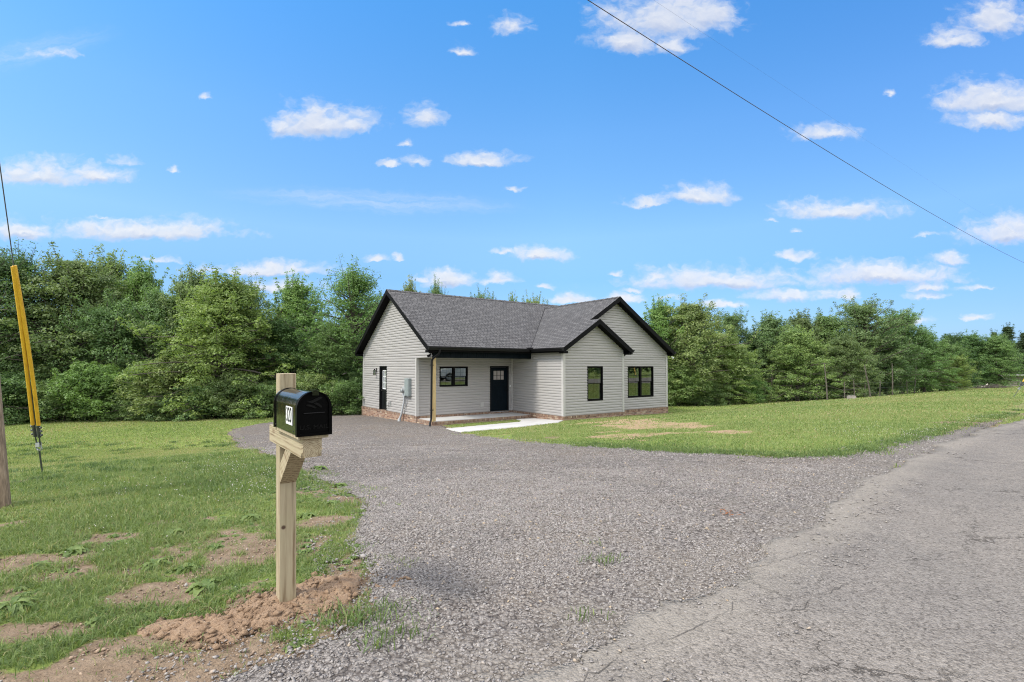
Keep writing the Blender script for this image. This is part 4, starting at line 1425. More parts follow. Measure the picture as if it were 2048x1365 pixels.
def build_crumbs():
    n = 60000
    x = RNG.uniform(-4.6, 0, n); y = RNG.uniform(1.5, 5.2, n)
    px, py = proj(x, y, terr(x, y))
    b = bare_at(x, y)
    k = (px > -60) & (py < 1420) & (sd_drive(x, y) > .02) & (RNG.random(n) < np.clip((b - .2) * 1.3, 0, .8) * (.3 + fbm(x * 7, y * 7, 3)))
    x, y = x[k], y[k]
    s = np.minimum(RNG.gamma(1.2, .003, len(x)) + .0015, .016)
    me = stones_mesh('soil_crumbs', np.stack([x, y, terr(x, y) + (fbm(x * 3, y * 3, 4) - .5) * .035 + s * .2], -1), s, .6)
    tag(link('soil_crumbs', me, mat=M['crumb']), kind='stuff')


build_crumbs()


# ------------------------------------------------------------------ gravel stones
def build_stones():
    pts = []; sz = []
    def add(n, x0, x1, y0, y1, smin, smax, pw=2.2):
        x = RNG.uniform(x0, x1, n); y = RNG.uniform(y0, y1, n)
        px, py = proj(x, y, terr(x, y))
        D = sd_drive(x, y); Rd = sd_road(x, y)
        dens = np.clip(.35 + 1.3 * (fbm(x * .9 + 9, y * .9, 3) - .3), .15, 1)
        dens = np.where(drive_fines(x, y) > .4, dens * .55, dens)
        k = (px > -80) & (px < 2150) & (py < 1420) & (D < .06) & (Rd > -.03) & (RNG.random(n) < dens)
        spill = (px > -80) & (px < 2150) & (py < 1420) & (((Rd <= -.03) & (Rd > -.5) & (RNG.random(n) < .05)) | ((D > .06) & (D < .35) & (Rd > 0) & (RNG.random(n) < .10)))
        k |= spill
        x, y = x[k], y[k]
        s = smin + (smax - smin) * RNG.random(len(x)) ** pw
        rd = sd_road(x, y)
        z = terr(x, y) + .008 + (fbm(x * 2.2, y * 2.2, 4) - .5) * .05 + s * .12 + np.where(rd < 0, .022, 0)
        pts.append(np.stack([x, y, z], -1)); sz.append(s)
    add(150000, -2.6, 2.6, 1.6, 3.6, .003, .0135)
    add(130000, -2.6, 4.5, 3.6, 6.5, .0045, .016)
    add(70000, -5, 7.5, 6.5, 11, .008, .020)
    add(45000, -9, 9, 11, 20, .012, .025)
    add(900, -2.6, 3, 1.7, 5, .014, .027, 1.5)
    P3 = np.concatenate(pts); s = np.concatenate(sz)
    me = stones_mesh('gravel_stones', P3, s, .55)
    tag(link('gravel_stones', me, mat=M['stone']), kind='stuff')


build_stones()


# ------------------------------------------------------------------ grass
def blades(x, y, z, h, w, tint, lean=.5):
    n = len(x)
    a = RNG.uniform(0, 2 * np.pi, n); ca, sa = np.cos(a), np.sin(a)
    ld = RNG.uniform(0, 2 * np.pi, n); la = np.abs(RNG.normal(0, lean, n)) + .1
    lx, ly = np.cos(ld) * la, np.sin(ld) * la
    B = np.stack([x, y, z - .004], -1)
    W = np.stack([ca, sa, 0 * ca], -1) * (w * .5)[:, None]
    mid = B + np.stack([lx * h * .35, ly * h * .35, h * .62], -1)
    tip = B + np.stack([lx * h * 1.0, ly * h * 1.0, h * np.clip(1.0 - .35 * la, .35, 1)], -1)
    v = np.stack([B - W, B + W, mid + W * .8, mid - W * .8, tip], 1)
    i = (np.arange(n) * 5)[:, None]
    quads = (i + np.array([0, 1, 2, 3])); tris = (i + np.array([3, 2, 4]))
    flat = np.concatenate([quads, tris], 1).ravel()
    sizes = np.tile([4, 3], n)
    tt = np.repeat(tint, 5).reshape(n, 5) + np.array([-.12, -.12, 0, 0, .08])
    return v.reshape(-1, 3), flat, sizes, np.clip(tt, 0, 1).ravel()


def scatter(name, specs):
    V = []; Fl = []; Sz = []; T = []; off = 0
    for (n, x0, x1, y0, y1, hmin, hmax, w, leanv) in specs:
        x = RNG.uniform(x0, x1, n); y = RNG.uniform(y0, y1, n)
        # cluster into tufts
        tx = np.round(x / .09) * .09 + (vnoise(x * 31, y * 31) - .5) * .05
        mixv = RNG.random(n) < .35
        x = np.where(mixv, x * .35 + tx * .65, x)
        px, py = proj(x, y, terr(x, y))
        k = (px > -120) & (px < 2180) & (py < 1460)
        x, y = x[k], y[k]
        D = sd_drive(x, y); Rd = sd_road(x, y); Wk = sd_walk(x, y); Hs = sd_house(x, y)
        b = bare_at(x, y); st = straw_at(x, y)
        nz = fbm(x * 5, y * 5, 3)
        dens = 1.0 - .96 * sstep(.26, .58, b + (nz - .5) * .9)
        dens = np.minimum(dens, 1 - .85 * sstep(.35, .8, st + (nz - .5) * .8))
        _, mk = mound_h(x, y)
        dens = np.where((mk > .1) & (np.hypot(x + 1.2, y - 2.7) < 1.2), dens * .06, dens)
        edge_in = (D < 0) & (D > -.35) & (fbm(x * 2.5 + 50, y * 2.5, 3) > .60)
        ok = ((D > .0) | (edge_in & (RNG.random(len(x)) < .25))) & (Rd > .0) & (Wk > .02) & (Hs > .13)
        ok &= RNG.random(len(x)) < np.clip(dens, 0, 1)
        x, y, st = x[ok], y[ok], st[ok]
        px, py = proj(x, y, terr(x, y))
        dist = np.hypot(x, y)
        rank = fbm(x * .55 + 11, y * .55 + 3, 3)
        # tall coarse clumps near the anchor and roadside, mown lawn elsewhere
        coarse = sstep(.5, .66, rank) * (1 - sstep(9, 13, dist)) * (x < -.3)
        hh = (hmin + (hmax - hmin) * RNG.random(len(x)) ** 1.5) * (.75 + .5 * fbm(x * 1.3, y * 1.3, 3) + .7 * coarse)
        mown = (dist > 9)
        hh = np.where(mown, hh * .8, hh)
        tint = .22 + .55 * fbm(x * .45 + 80, y * .45, 4) + RNG.normal(0, .16, len(x)) - .10 * coarse + .13
        tint = tint + .12 * sstep(7, 14, dist) + .1 * st
        dry = RNG.random(len(x)) < .05
        tint = np.where(dry, 1.0, tint)
        v, f, s, t = blades(x, y, terr(x, y), hh, np.full(len(x), w) * RNG.uniform(.7, 1.3, len(x)), tint, leanv)
        V.append(v); Fl.append(f + off); Sz.append(s); T.append(t); off += len(v)
    me = np_mesh(name, np.concatenate(V), np.concatenate(Fl), np.concatenate(Sz), {'tint': np.concatenate(T)})
    return tag(link(name, me, mat=M['grass']), kind='stuff')


def build_tufts():
    V = []; Fl = []; Sz = []; T = []; off = 0
    cl = []
    for i in range(900):
        x, y = RNG.uniform(-6.5, -.2), RNG.uniform(1.7, 8.5)
        px, py = proj(x, y, tz(x, y))
        if px < -60 or py > 1420: continue
        if sd_drive(x, y) < .0 or bare_at(x, y) > .5: continue
        _, mk = mound_h(np.array([x]), np.array([y]))
        if mk[0] > .05: continue
        if vnoise(x * 1.4 + 7, y * 1.4) < .42: continue
        cl.append((x, y, RNG.uniform(.03, .07), RNG.uniform(.045, .10), RNG.uniform(.35, .8)))
    for i in range(260):                                         # ragged fringe where lawn meets gravel and road
        px = RNG.uniform(1150, 2040); py = np.interp(px, [1150, 1320, 1450, 1560, 1650, 1735, 1800, 1880, 1960, 2048], [892, 903, 909, 914, 912, 901, 886, 864, 842, 825]) - abs(RNG.normal(0, 3.5))
        p = hit(px, py)
        if sd_drive(p[0], p[1]) < -.1 or sd_road(p[0], p[1]) < 0: continue
        cl.append((p[0], p[1], RNG.uniform(.08, .16), RNG.uniform(.03, .08), RNG.uniform(.2, .6)))
    for i in range(150):
        px = RNG.uniform(-60, 620); py = RNG.uniform(885, 985)
        p = hit(px, py)
        if sd_drive(p[0], p[1]) < 0: continue
        cl.append((p[0], p[1], RNG.uniform(.06, .13), RNG.uniform(.06, .12), RNG.uniform(.15, .5)))
    for x0, y0, rr, hh, tn in cl:
        n = int(26 + rr * 500)
        x = x0 + RNG.normal(0, rr, n); y = y0 + RNG.normal(0, rr, n)
        v, f, s, t = blades(x, y, terr(x, y), hh * RNG.uniform(.5, 1.1, n), np.full(n, .0038 * (1 + .12 * math.hypot(x0, y0))), np.clip(tn + RNG.normal(0, .12, n), 0, 1), .8)
        V.append(v); Fl.append(f + off); Sz.append(s); T.append(t); off += len(v)
    me = np_mesh('grass_tufts', np.concatenate(V), np.concatenate(Fl), np.concatenate(Sz), {'tint': np.concatenate(T)})
    tag(link('grass_tufts', me, mat=M['grass']), kind='stuff')


build_tufts()
scatter('grass', [
    (210000, -4.2, 0, 1.5, 4.2, .010, .05, .0034, 1.0),
    (210000, -8, -.3, 4.2, 8, .013, .055, .005, .9),
    (150000, -14, -1, 8, 14, .018, .06, .0095, .6),
    (90000, -30, -4, 14, 28, .03, .08, .022, .6),
    (120000, 0, 13, 5.5, 14, .02, .07, .011, .65),
    (110000, -4, 24, 14, 26, .03, .075, .022, .6),
    (60000, 8, 60, 24, 52, .04, .1, .05, .6),
])


# ------------------------------------------------------------------ weeds and clover
def weed_mesh(name, seed, nl, ln, wd, up=.35):
    r = np.random.default_rng(seed)
    V = []; Fc = []
    for i in range(nl):
        a = i * 2.4 + r.uniform(-.3, .3); L = ln * r.uniform(.55, 1.1); Wd = wd * r.uniform(.8, 1.15)
        el = up + r.uniform(-.45, .4); d = np.array([math.cos(a), math.sin(a)]); s = np.array([-d[1], d[0]])
        seg = 6; o = len(V)
        for k in range(seg + 1):
            t = k / seg
            rr = L * t * math.cos(el * (1 - .5 * t)); z = L * (math.sin(el) * t - .55 * t * t * (.5 + el)) + .01
            ww = Wd * (.12 + math.sin(math.pi * min(1, t * .92 + .04)) ** .8) * (1 - .25 * t)
            wv = (1 if k % 2 else -1) * .06 * ww
            for sg in (-1, 0, 1):
                V.append((d[0] * rr + s[0] * sg * ww * .5, d[1] * rr + s[1] * sg * ww * .5, max(.004, z + (abs(sg) * ww * .18) + wv * sg)))
        for k in range(seg):
            for c in (0, 1):
                p = o + k * 3 + c
                Fc.append((p, p + 1, p + 4, p + 3))
    me = np_mesh(name, np.array(V), np.array(Fc).ravel(), np.full(len(Fc), 4), smooth=True)
    me.materials.append(M['weed'])
    return me


weed_meshes = [weed_mesh('broad_weed', 1, 24, .088, .05, .75), weed_mesh('narrow_weed', 2, 38, .10, .024, .85), weed_mesh('flat_weed', 3, 22, .09, .05, .55), weed_mesh('tall_weed', 4, 11, .16, .06, 1.0)]
WEEDS = [
    (148, 1108, 0, 1.15, 'dark rounded broadleaf weed on bare soil below the yellow guy guard'),
    (83, 1135, 1, .95, 'narrow-leaved weed tuft on the bare streak nearest the frame edge'),
    (262, 1093, 0, .85, 'small broadleaf weed beside the end of the upper bare streak'),
    (345, 1072, 0, 1.2, 'large broadleaf weed with crinkled leaves above the bare streaks'),
    (312, 1135, 1, 1.25, 'spreading dark weed between the two bare soil streaks'),
    (372, 1140, 2, 1.0, 'flat pale weed just right of the spreading dark weed'),
    (430, 1098, 2, .9, 'pale weed with upright leaves left of the mailbox post'),
    (408, 1180, 2, 1.3, 'flat bright weed at the edge of the orange soil, left of the post'),
    (460, 1160, 1, .9, 'ragged green weed closest to the left side of the post'),
    (22, 1222, 1, 1.4, 'long-leaved weed clump at the left edge of the photo'),
    (500, 1040, 0, 1.2, 'bright broadleaf weed left of the post at mid height'),
    (640, 940, 3, 1.0, 'tall broad-leaved dock standing up behind the post beside the gravel'),
    (680, 975, 0, 1.2, 'broadleaf weed at the gravel edge below the tall dock'),
    (665, 1010, 2, 1.1, 'low weed right of the post on the strip by the gravel'),
    (615, 1035, 0, 1.0, 'bushy weed directly right of the middle of the post'),
]
for px, py, k, s, lab in WEEDS:
    p = hit(px, py)
    o = link('broadleaf_weed', weed_meshes[k])
    o.location = (p[0], p[1], p[2] - .005); o.rotation_euler = (0, 0, RNG.uniform(0, 6.28)); s *= .95; o.scale = (s, s, s * 1.15)
    tag(o, lab, 'weed', 'broadleaf weeds in the roadside grass')


def build_ground_cover():
    V = []; Fl = []; off = 0
    for mesh in weed_meshes[:3]:
        n = len(mesh.vertices); co = np.zeros(n * 3, np.float32); mesh.vertices.foreach_get('co', co); co = co.reshape(-1, 3)
        fl = np.zeros(len(mesh.loops), np.int32); mesh.loops.foreach_get('vertex_index', fl)
        m = 1300
        x = RNG.uniform(-6.5, -.4, m); y = RNG.uniform(2.0, 7.5, m)
        ok = (sd_drive(x, y) > .02) & (fbm(x * 1.1 + 20, y * 1.1 + 6, 3) > .45) & (bare_at(x, y) < .62)
        _, mk = mound_h(x, y); ok &= mk < -.3
        for a, b in zip(x[ok], y[ok]):
            s = RNG.uniform(.2, .55); t = RNG.uniform(0, 6.28); c, sn = math.cos(t) * s, math.sin(t) * s
            q = np.stack([co[:, 0] * c - co[:, 1] * sn + a, co[:, 0] * sn + co[:, 1] * c + b, co[:, 2] * s + tz(a, b)], -1)
            V.append(q); Fl.append(fl + off); off += n
    f = np.concatenate(Fl)
    me = np_mesh('ground_cover', np.concatenate(V), f, np.full(len(f) // 4, 4), smooth=True)
    tag(link('ground_cover', me, mat=M['weed']), kind='stuff')
    # clover blossoms
    P3 = []; sz = []
    for (px, py, rx, ry, n) in ((430, 940, 70, 18, 120), (530, 960, 50, 24, 130), (300, 985, 120, 24, 40), (480, 985, 70, 18, 70), (650, 960, 30, 12, 20), (1850, 868, 80, 10, 160), (1700, 865, 90, 20, 120), (1960, 840, 60, 10, 100), (200, 1085, 110, 40, 10)):
        for i in range(n):
            p = hit(px + RNG.normal(0, rx * .6), py + RNG.normal(0, ry * .6))
            if sd_drive(p[0], p[1]) < .05 or sd_road(p[0], p[1]) < .05: continue
            d = math.hypot(p[0], p[1])
            P3.append((p[0], p[1], p[2] + RNG.uniform(.04, .085))); sz.append(RNG.uniform(.0035, .007) * (1 + .012 * d))
    me = stones_mesh('clover_blossoms', np.array(P3), np.array(sz), 1.0)
    tag(link('clover_blossoms', me, mat=M['flower']), kind='stuff')


build_ground_cover()
# ------------------------------------------------------------------ cracks in the old asphalt
def build_cracks():
    r = np.random.default_rng(8)
    lines = [[(1750, 1066), (1706, 1092), (1635, 1097), (1578, 1110), (1532, 1125), (1476, 1134)],
             [(1647, 1138), (1635, 1169), (1629, 1192), (1604, 1212), (1553, 1220), (1527, 1228)], [(1553, 1220), (1553, 1240), (1560, 1266)],
             [(1481, 1194), (1445, 1225), (1409, 1240), (1379, 1258), (1343, 1271), (1287, 1284), (1246, 1297), (1210, 1327), (1164, 1353), (1120, 1380)],
             [(1381, 1197), (1353, 1215)], [(1629, 1192), (1700, 1160), (1760, 1150)], [(1409, 1240), (1455, 1262), (1500, 1268)]]
    V = []; Fc = []
    for L in lines:
        P = [hit(*q, base=.04)[:2] for q in L]
        pts = [P[0]]
        for a, b in zip(P[:-1], P[1:]):
            n = max(2, int(np.hypot(*(b - a)) / .03))
            for k in range(1, n + 1):
                pts.append(a + (b - a) * k / n + r.normal(0, .009, 2))
        o = len(V)
        for i, p in enumerate(pts):
            d = pts[min(i + 1, len(pts) - 1)] - pts[max(i - 1, 0)]; d = d / (np.hypot(*d) + 1e-9); nrm = np.array([-d[1], d[0]])
            w = max(.0004, (.0011 + .0013 * (vnoise(i * .31 + o, 3.3) * 2 - 1)) * min(1, i / 4 + .1, (len(pts) - 1 - i) / 4 + .1))
            for s in (-1, 1):
                q = p + nrm * w * s; V.append((q[0], q[1], tz(q[0], q[1]) + .034))
        for i in range(len(pts) - 1):
            a = o + i * 2; Fc.append((a, a + 1, a + 3, a + 2))
    me = np_mesh('road_crack', np.array(V), np.array(Fc).ravel(), np.full(len(Fc), 4))
    tag(link('road_crack', me, mat=simple('crack_filling', (.075, .065, .056), .95, var=.4, scale=40)), kind='structure')


build_cracks()


# ------------------------------------------------------------------ utility pole, guy wires, overhead wires
def build_pole():
    b = hit(-19, 1020); x0, y0 = b[0], b[1] + .06
    z0 = tz(x0, y0)
    T = Vector(at(-149, -743, y0))          # where the down guy is fixed
    k = (T.x - x0) / (T.z - z0)
    P = empty('utility_pole', (x0, y0, z0))
    tag(P, 'leaning weathered wooden utility pole at the left edge of the photo', 'utility pole')
    L = T.z - z0 + 1.2
    m = MB()
    m.tube([(k * z, 0, z) for z in (-.6, 0, .5, 1, 2, 4, 7, L)], [.104, .098, .095, .093, .091, .089, .085, .08], 20)
    m.build('pole_shaft', M['polewood'], P, smooth=True)
    m = MB(); h = T.z - z0; m.tube([(k * h, -.11, h), (k * h, .13, h)], .012, 8)
    m.build('guy_bolt', M['steel'], P)
    return T


pole_top = build_pole()


def build_guy(anchor, topp, name, label, scale=1.0, guard_from=.78, guard_len=2.42, sag=0):
    a = Vector(anchor); t = Vector(topp); d = (t - a).normalized()
    G = empty(name, a)
    tag(G, label, 'guy wire')
    side = d.cross(Vector((0, 1, 0))).normalized()
    s = scale
    def Q(along, sd=0, y=0): return tuple(d * along + side * sd + Vector((0, y, 0)))
    m = MB(); m.tube([Q(-.3), Q(.40 * s)], .011 * s, 8); m.build('anchor_rod', M['steel'], G, smooth=True)
    m = MB()
    m.tube([Q(.395 * s, -.028 * s), Q(.42 * s, -.04 * s), Q(.46 * s, -.03 * s), Q(.475 * s, 0), Q(.46 * s, .03 * s), Q(.42 * s, .04 * s), Q(.395 * s, .028 * s), Q(.385 * s, 0), Q(.395 * s, -.028 * s)], .011 * s, 8)
    m.box(-.028 * s, .028 * s, -.02, .02, -.03 * s, .03 * s, M=Matrix.Translation(Vector(Q(.475 * s))))
    m.build('anchor_eye', M['galv'], G, weld=False)
    m = MB()
    cl0 = .60 * s; cl1 = .79 * s
    for sg in (-1, 1):
        m.tube([Q(.46 * s, sg * .012 * s), Q(cl0, sg * .026 * s), Q(cl1 + .02, sg * .034 * s), Q(1.8 * s, sg * .024 * s), Q(cl1 + guard_len * .7, sg * .013 * s)], .005 * s, 6)
        m.tube([Q(.46 * s, sg * .03 * s), Q(cl0, sg * .034 * s)], .005 * s, 6)
    m.build('wire_tail', M['steel'], G, smooth=True)
    m = MB()
    L = (t - a).length
    m.tube([Q(cl1), Q(L * .5), Q(L)], .0065 * s, 6)
    m.build('guy_strand', M['steel'], G, smooth=True)
    m = MB()
    for sg in (-1, 1):
        for k in range(3):
            al = cl0 + .03 * s + k * .06 * s
            m.tube([Q(al, sg * .01 * s), Q(al + .008 * s, sg * .072 * s)], .011 * s, 6)
            m.tube([Q(al + .008 * s, sg * .060 * s), Q(al + .009 * s, sg * .074 * s)], .017 * s, 6)
        m.tube([Q(cl0, sg * .030 * s), Q(cl1, sg * .033 * s)], .021 * s, 8)
    m.build('clamp', M['steel'], G, weld=False)
    for sg, dl in ((-1, 0.02), (1, 0)):
        m = MB()
        n = 12
        pts = []
        for k in range(n + 1):
            f = k / n
            pts.append(Q(cl1 + f * (guard_len + dl), sg * (.034 - .029 * f) * s - (.02 * math.sin(f * math.pi) if sg < 0 else .012 * math.sin(f * math.pi)) * s, -.008 * sg))
        m.tube(pts, .0235 * s, 12)
        m.build('guard', M['yellow'], G, smooth=True)


anc = hit(85, 948)
build_guy(anc, pole_top, 'guy_wire', 'down guy with two yellow plastic guards anchored beside the leaning pole', guard_len=2.28)
anc2 = hit(2027, 795)
build_guy(anc2, anc2 + np.array([4.2, -2.0, 9.5]), 'guy_wire', 'distant guy wire with yellow guard on the lawn by the road', scale=1.0, guard_len=2.4)


def wire(name, p0, p1, r, label, sag):
    p0 = Vector(p0); p1 = Vector(p1); n = 40
    m = MB()
    pts = []
    for k in range(n + 1):
        f = k / n; p = p0.lerp(p1, f); p.z -= sag * 4 * f * (1 - f); pts.append(p)
    m.tube(pts, r, 6)
    o = m.build(name, M['wire'], None, smooth=True)
    tag(o, label, 'overhead wire')


M['wire'] = simple('dark_cable_jacket', (.05, .03, .022), .6, var=.3)
M['wirethin'] = M['wire']
a_ = Vector(at(1175, 0, 9.2)); b_ = Vector(at(2048, 526, 32.0))
dd = (b_ - a_)
cable = []
for k_ in range(-10, 41):
    f_ = k_ / 14; q_ = a_ + dd * f_; q_.z -= .28 * 4 * f_ * (1 - f_) if f_ < 1.3 else -.28 * 4 * 1.3 * .3 - (f_ - 1.3) * .9; cable.append(q_)
wm = MB(); wm.tube(cable, .008, 6)
tag(wm.build('overhead_wire', M['wire'], None, smooth=True), 'thick dark overhead cable crossing the sky down to the right', 'overhead wire')
a2 = Vector(at(1365, 0, 11.0)); b2 = Vector(at(1990, 430, 40.0)); d2 = b2 - a2
wire('overhead_wire', a2 - d2 * .6, a2 + d2 * 1.8, .0011, 'hair-thin overhead wire above the thick cable, passing the topmost cloud', .6)


# ------------------------------------------------------------------ trees
def tubes_np(curves, n=6):
    V = []; Fc = []
    for pts, rs in curves:
        pts = np.asarray(pts); o = len(V)
        for i, p in enumerate(pts):
            d = pts[min(i + 1, len(pts) - 1)] - pts[max(i - 1, 0)]; d = d / (np.linalg.norm(d) + 1e-9)
            a = np.cross(d, [0, 0, 1.]) if abs(d[2]) < .95 else np.cross(d, [1., 0, 0]); a /= np.linalg.norm(a); b = np.cross(a, d)
            for k in range(n):
                t = 2 * math.pi * k / n; V.append(p + (a * math.cos(t) + b * math.sin(t)) * rs[i])
        for i in range(len(pts) - 1):
            for k in range(n):
                k2 = (k + 1) % n; Fc.append((o + i * n + k, o + i * n + k2, o + (i + 1) * n + k2, o + (i + 1) * n + k))
    return np.array(V), np.array(Fc)


def tree_meshes(kind, seed, H, Rr, hb, nb, ncl, nlf, leaf, elev=(.9, .1), droop=.25, prof='round', trunks=1, flat=.35, gap=.0, spread=.30, tw=.30, shoots=.8):
    """returns (trunk mesh, crown mesh); leaves sit in sprays along drooping limbs"""
    r = np.random.default_rng(seed)
    curves = []; C = []; CD = []; CN = []
    for tr in range(trunks):
        ta = r.uniform(0, 6.28); lean = .0 if trunks == 1 else r.uniform(.12, .3)
        tx = np.cumsum(r.normal(0, .05, 9)) * H * .05; ty = np.cumsum(r.normal(0, .05, 9)) * H * .05
        Ht = H * (1 if trunks == 1 else r.uniform(.75, 1)); zz = np.linspace(-.25 if tr == 0 else -.1, Ht, 9)
        tp = np.stack([tx + math.cos(ta) * lean * zz + (0 if trunks == 1 else .12 * math.cos(ta)), ty + math.sin(ta) * lean * zz + (0 if trunks == 1 else .12 * math.sin(ta)), zz], -1)
        r0 = .017 * H * (1 if trunks == 1 else .6)
        rs = r0 * (1 - .92 * np.linspace(0, 1, 9)) * np.where(np.arange(9) == 0, 1.35, 1)
        curves.append((tp, rs))
        for i in range(nb // trunks):
            q = (i + r.random()) / (nb // trunks)
            h = hb + (1 - hb) * q ** .9 * .97
            if prof == 'round': pr = math.sin(math.pi * min(1, (h - hb) / (1 - hb) * .78 + .2)) ** .7
            elif prof == 'cone': pr = (1 - (h - hb) / (1 - hb)) * .95 + .06
            elif prof == 'vase': pr = .55 + .5 * math.sin(math.pi * ((h - hb) / (1 - hb) * .9 + .05))
            else: pr = 1.0 * (1 - .75 * ((h - hb) / (1 - hb)) ** 2.2)
            L = Rr * pr * r.uniform(.62, 1.15)
            az = i * 2.39996 + r.uniform(-.5, .5)
            el = elev[1] + (elev[0] - elev[1]) * ((h - hb) / (1 - hb)) + r.normal(0, .24)
            z = h * Ht; fx = np.interp(z, zz, tp[:, 0]); fy = np.interp(z, zz, tp[:, 1])
            t = np.linspace(0, 1, 6)[:, None]
            d = np.array([math.cos(az) * math.cos(el), math.sin(az) * math.cos(el), math.sin(el)])
            b = np.array([fx, fy, z]) + d * L * t + np.array([0, 0, -droop * L]) * t ** 2
            rb = .008 * H * (L / Rr) * (1 - .85 * t[:, 0]) + .006
            curves.append((b, rb))
            if r.random() < gap: continue
            sd = np.array([-math.sin(az), math.cos(az), 0])
            for c in range(ncl):
                tt = .28 + .72 * (c + r.random()) / ncl
                p = np.array([np.interp(tt, t[:, 0], b[:, k]) for k in range(3)])
                off = r.normal(0, 1) * tw * L * (.3 + tt * .5)
                p = p + sd * off + np.array([0, 0, r.normal(0, .15) * L - abs(off) * droop * .4])
                C.append(p); CD.append(d * .6 + sd * np.sign(off) * .5 + np.array([0, 0, -droop * .8 * tt])); CN.append(1.)
            # free shoots sticking out of the outline
            if q > .35 and r.random() < shoots:
                e = b[-1]; sdir_ = d * r.uniform(.3, .8) + np.array([0, 0, r.uniform(.4, 1.1)]); sl_ = r.uniform(.35, .95) * H / 8
                curves.append((np.array([e, e + sdir_ * sl_ * .5, e + sdir_ * sl_]), [.012, .009, .004]))
                for c in range(4):
                    C.append(e + sdir_ * sl_ * (c + .6) / 4); CD.append(sdir_ + r.normal(0, .4, 3)); CN.append(.24)
    C = np.array(C); CD = np.array(CD)
    CN = np.array(CN)
    ci = np.repeat(np.arange(len(C)), np.maximum(3, (nlf * CN).astype(int)))
    n = len(ci)
    sc = (r.uniform(.6, 1.35, len(C)) * np.where(CN < 1, .42, 1))[ci]; shoot_ = (CN < 1)[ci]
    dv = r.normal(0, 1, (n, 3)); dv[:, 2] = np.where(r.random(n) < .72, np.abs(dv[:, 2]), dv[:, 2])
    dv /= np.linalg.norm(dv, axis=1)[:, None]
    offs = dv * (spread * 1.55 * sc * r.uniform(.62, 1.06, n))[:, None] * np.stack([np.ones(n), np.ones(n), np.where(shoot_, 1.5, flat)], -1)
    P = C[ci] + offs
    # leaves lie on the outside of their clump, tips hanging outwards and down
    nm = dv + r.normal(0, .38, (n, 3)) + np.array([0, 0, .25]); nm /= np.linalg.norm(nm, axis=1)[:, None]
    ax = CD[ci] * .35 + dv * np.array([.9, .9, .1]) + r.normal(0, .45, (n, 3)); ax[:, 2] -= .45
    ax -= nm * (ax * nm).sum(1)[:, None]
    ax /= np.linalg.norm(ax, axis=1)[:, None] + 1e-9
    sdv = np.cross(nm, ax)
    l = leaf * r.uniform(.6, 1.25, n)[:, None]; w = l * r.uniform(.42, .62, n)[:, None]
    v = np.stack([P - ax * l * .5, P + sdv * w * .5 + nm * l * .06 - ax * l * .08, P + ax * l * .5 - nm * l * .1, P - sdv * w * .5 + nm * l * .06 - ax * l * .08], 1)
    f = (np.arange(n) * 4)[:, None] + np.array([0, 1, 2, 3])
    crown = np_mesh(kind + '_crown', v.reshape(-1, 3), f.ravel(), np.full(n, 4), {'tone': np.repeat(np.clip(r.normal(.5, .33, len(C)), 0, 1)[ci], 4)})
    crown.materials.append(M['leaf'])
    tv, tf = tubes_np(curves)
    trunk = np_mesh(kind + '_trunk', tv, tf.ravel(), np.full(len(tf), 4), smooth=True)
    trunk.materials.append(M['bark'])
    Ht = float(np.percentile(P[:, 2], 99.7)); Rt = float(np.percentile(np.hypot(P[:, 0], P[:, 1]), 93))
    return trunk, crown, Ht, Rt


TREES = {
    'broad': tree_meshes('broad', 21, 8.0, 3.1, .06, 92, 6, 78, .125, (1.15, .15), .2, 'round', flat=.92, spread=.27),
    'layered': tree_meshes('layered', 22, 8.0, 3.3, .05, 92, 6, 80, .125, (1.0, .1), .28, 'oval', flat=.78, spread=.28),
    'maple': tree_meshes('maple', 23, 9.0, 2.9, .07, 96, 6, 78, .125, (1.25, .45), .04, 'round', flat=1.05, spread=.25, shoots=1),
    'airy': tree_meshes('airy', 25, 10.0, 3.1, .07, 92, 7, 44, .115, (1.15, .25), .12, 'round', flat=.9, gap=.05, spread=.30, shoots=1),
    'round': tree_meshes('round', 26, 7.5, 2.9, .06, 96, 6, 80, .12, (1.25, .25), .12, 'round', trunks=2, flat=1.0, spread=.27),
    'spiky': tree_meshes('spiky', 27, 8.5, 3.1, .12, 92, 7, 60, .115, (1.15, .35), .0, 'round', flat=.85, spread=.23, tw=.18, shoots=1),
    'shrub': tree_meshes('shrub', 28, 3.0, 1.9, .02, 64, 5, 80, .105, (1.25, .25), .22, 'round', trunks=3, flat=.9, spread=.21),
    'bramble': tree_meshes('bramble', 29, 2.4, 2.0, .02, 60, 5, 80, .095, (1.2, .1), .3, 'round', trunks=4, flat=.9, spread=.21),
    'cedar': tree_meshes('cedar', 30, 9.0, 2.0, .06, 96, 7, 60, .11, (.5, .15), .12, 'cone', flat=.35, spread=.2, shoots=.4),
}
DARK = (.8, .92, .8); MID = (1.12, 1.18, 1.0); BRIGHT = (1.5, 1.45, 1.18); YEL = (1.6, 1.5, 1.1); GREY = (1.25, 1.28, 1.3); CED = (.42, .5, .45)


def plant(kind, x, y, h, wscale, tint, label, cat, group, name=None, rot=None):
    trunk, crown, H, Rr = TREES[kind]
    s = h / H
    o = empty(name or ('shrub' if kind in ('shrub', 'bramble') else 'tree'), (x, y, tz(x, y) - .03), rot if rot is not None else RNG.uniform(0, 6.28))
    o.scale = (s * wscale, s * wscale, s)
    tag(o, label, cat, group)
    t = link('trunk', trunk, o); c = link('crown', crown, o)
    j = RNG.uniform(.9, 1.1); k = RNG.uniform(.93, 1.07)
    c.color = (tint[0] * j, tint[1] * k, tint[2] * j, 1)
    return o


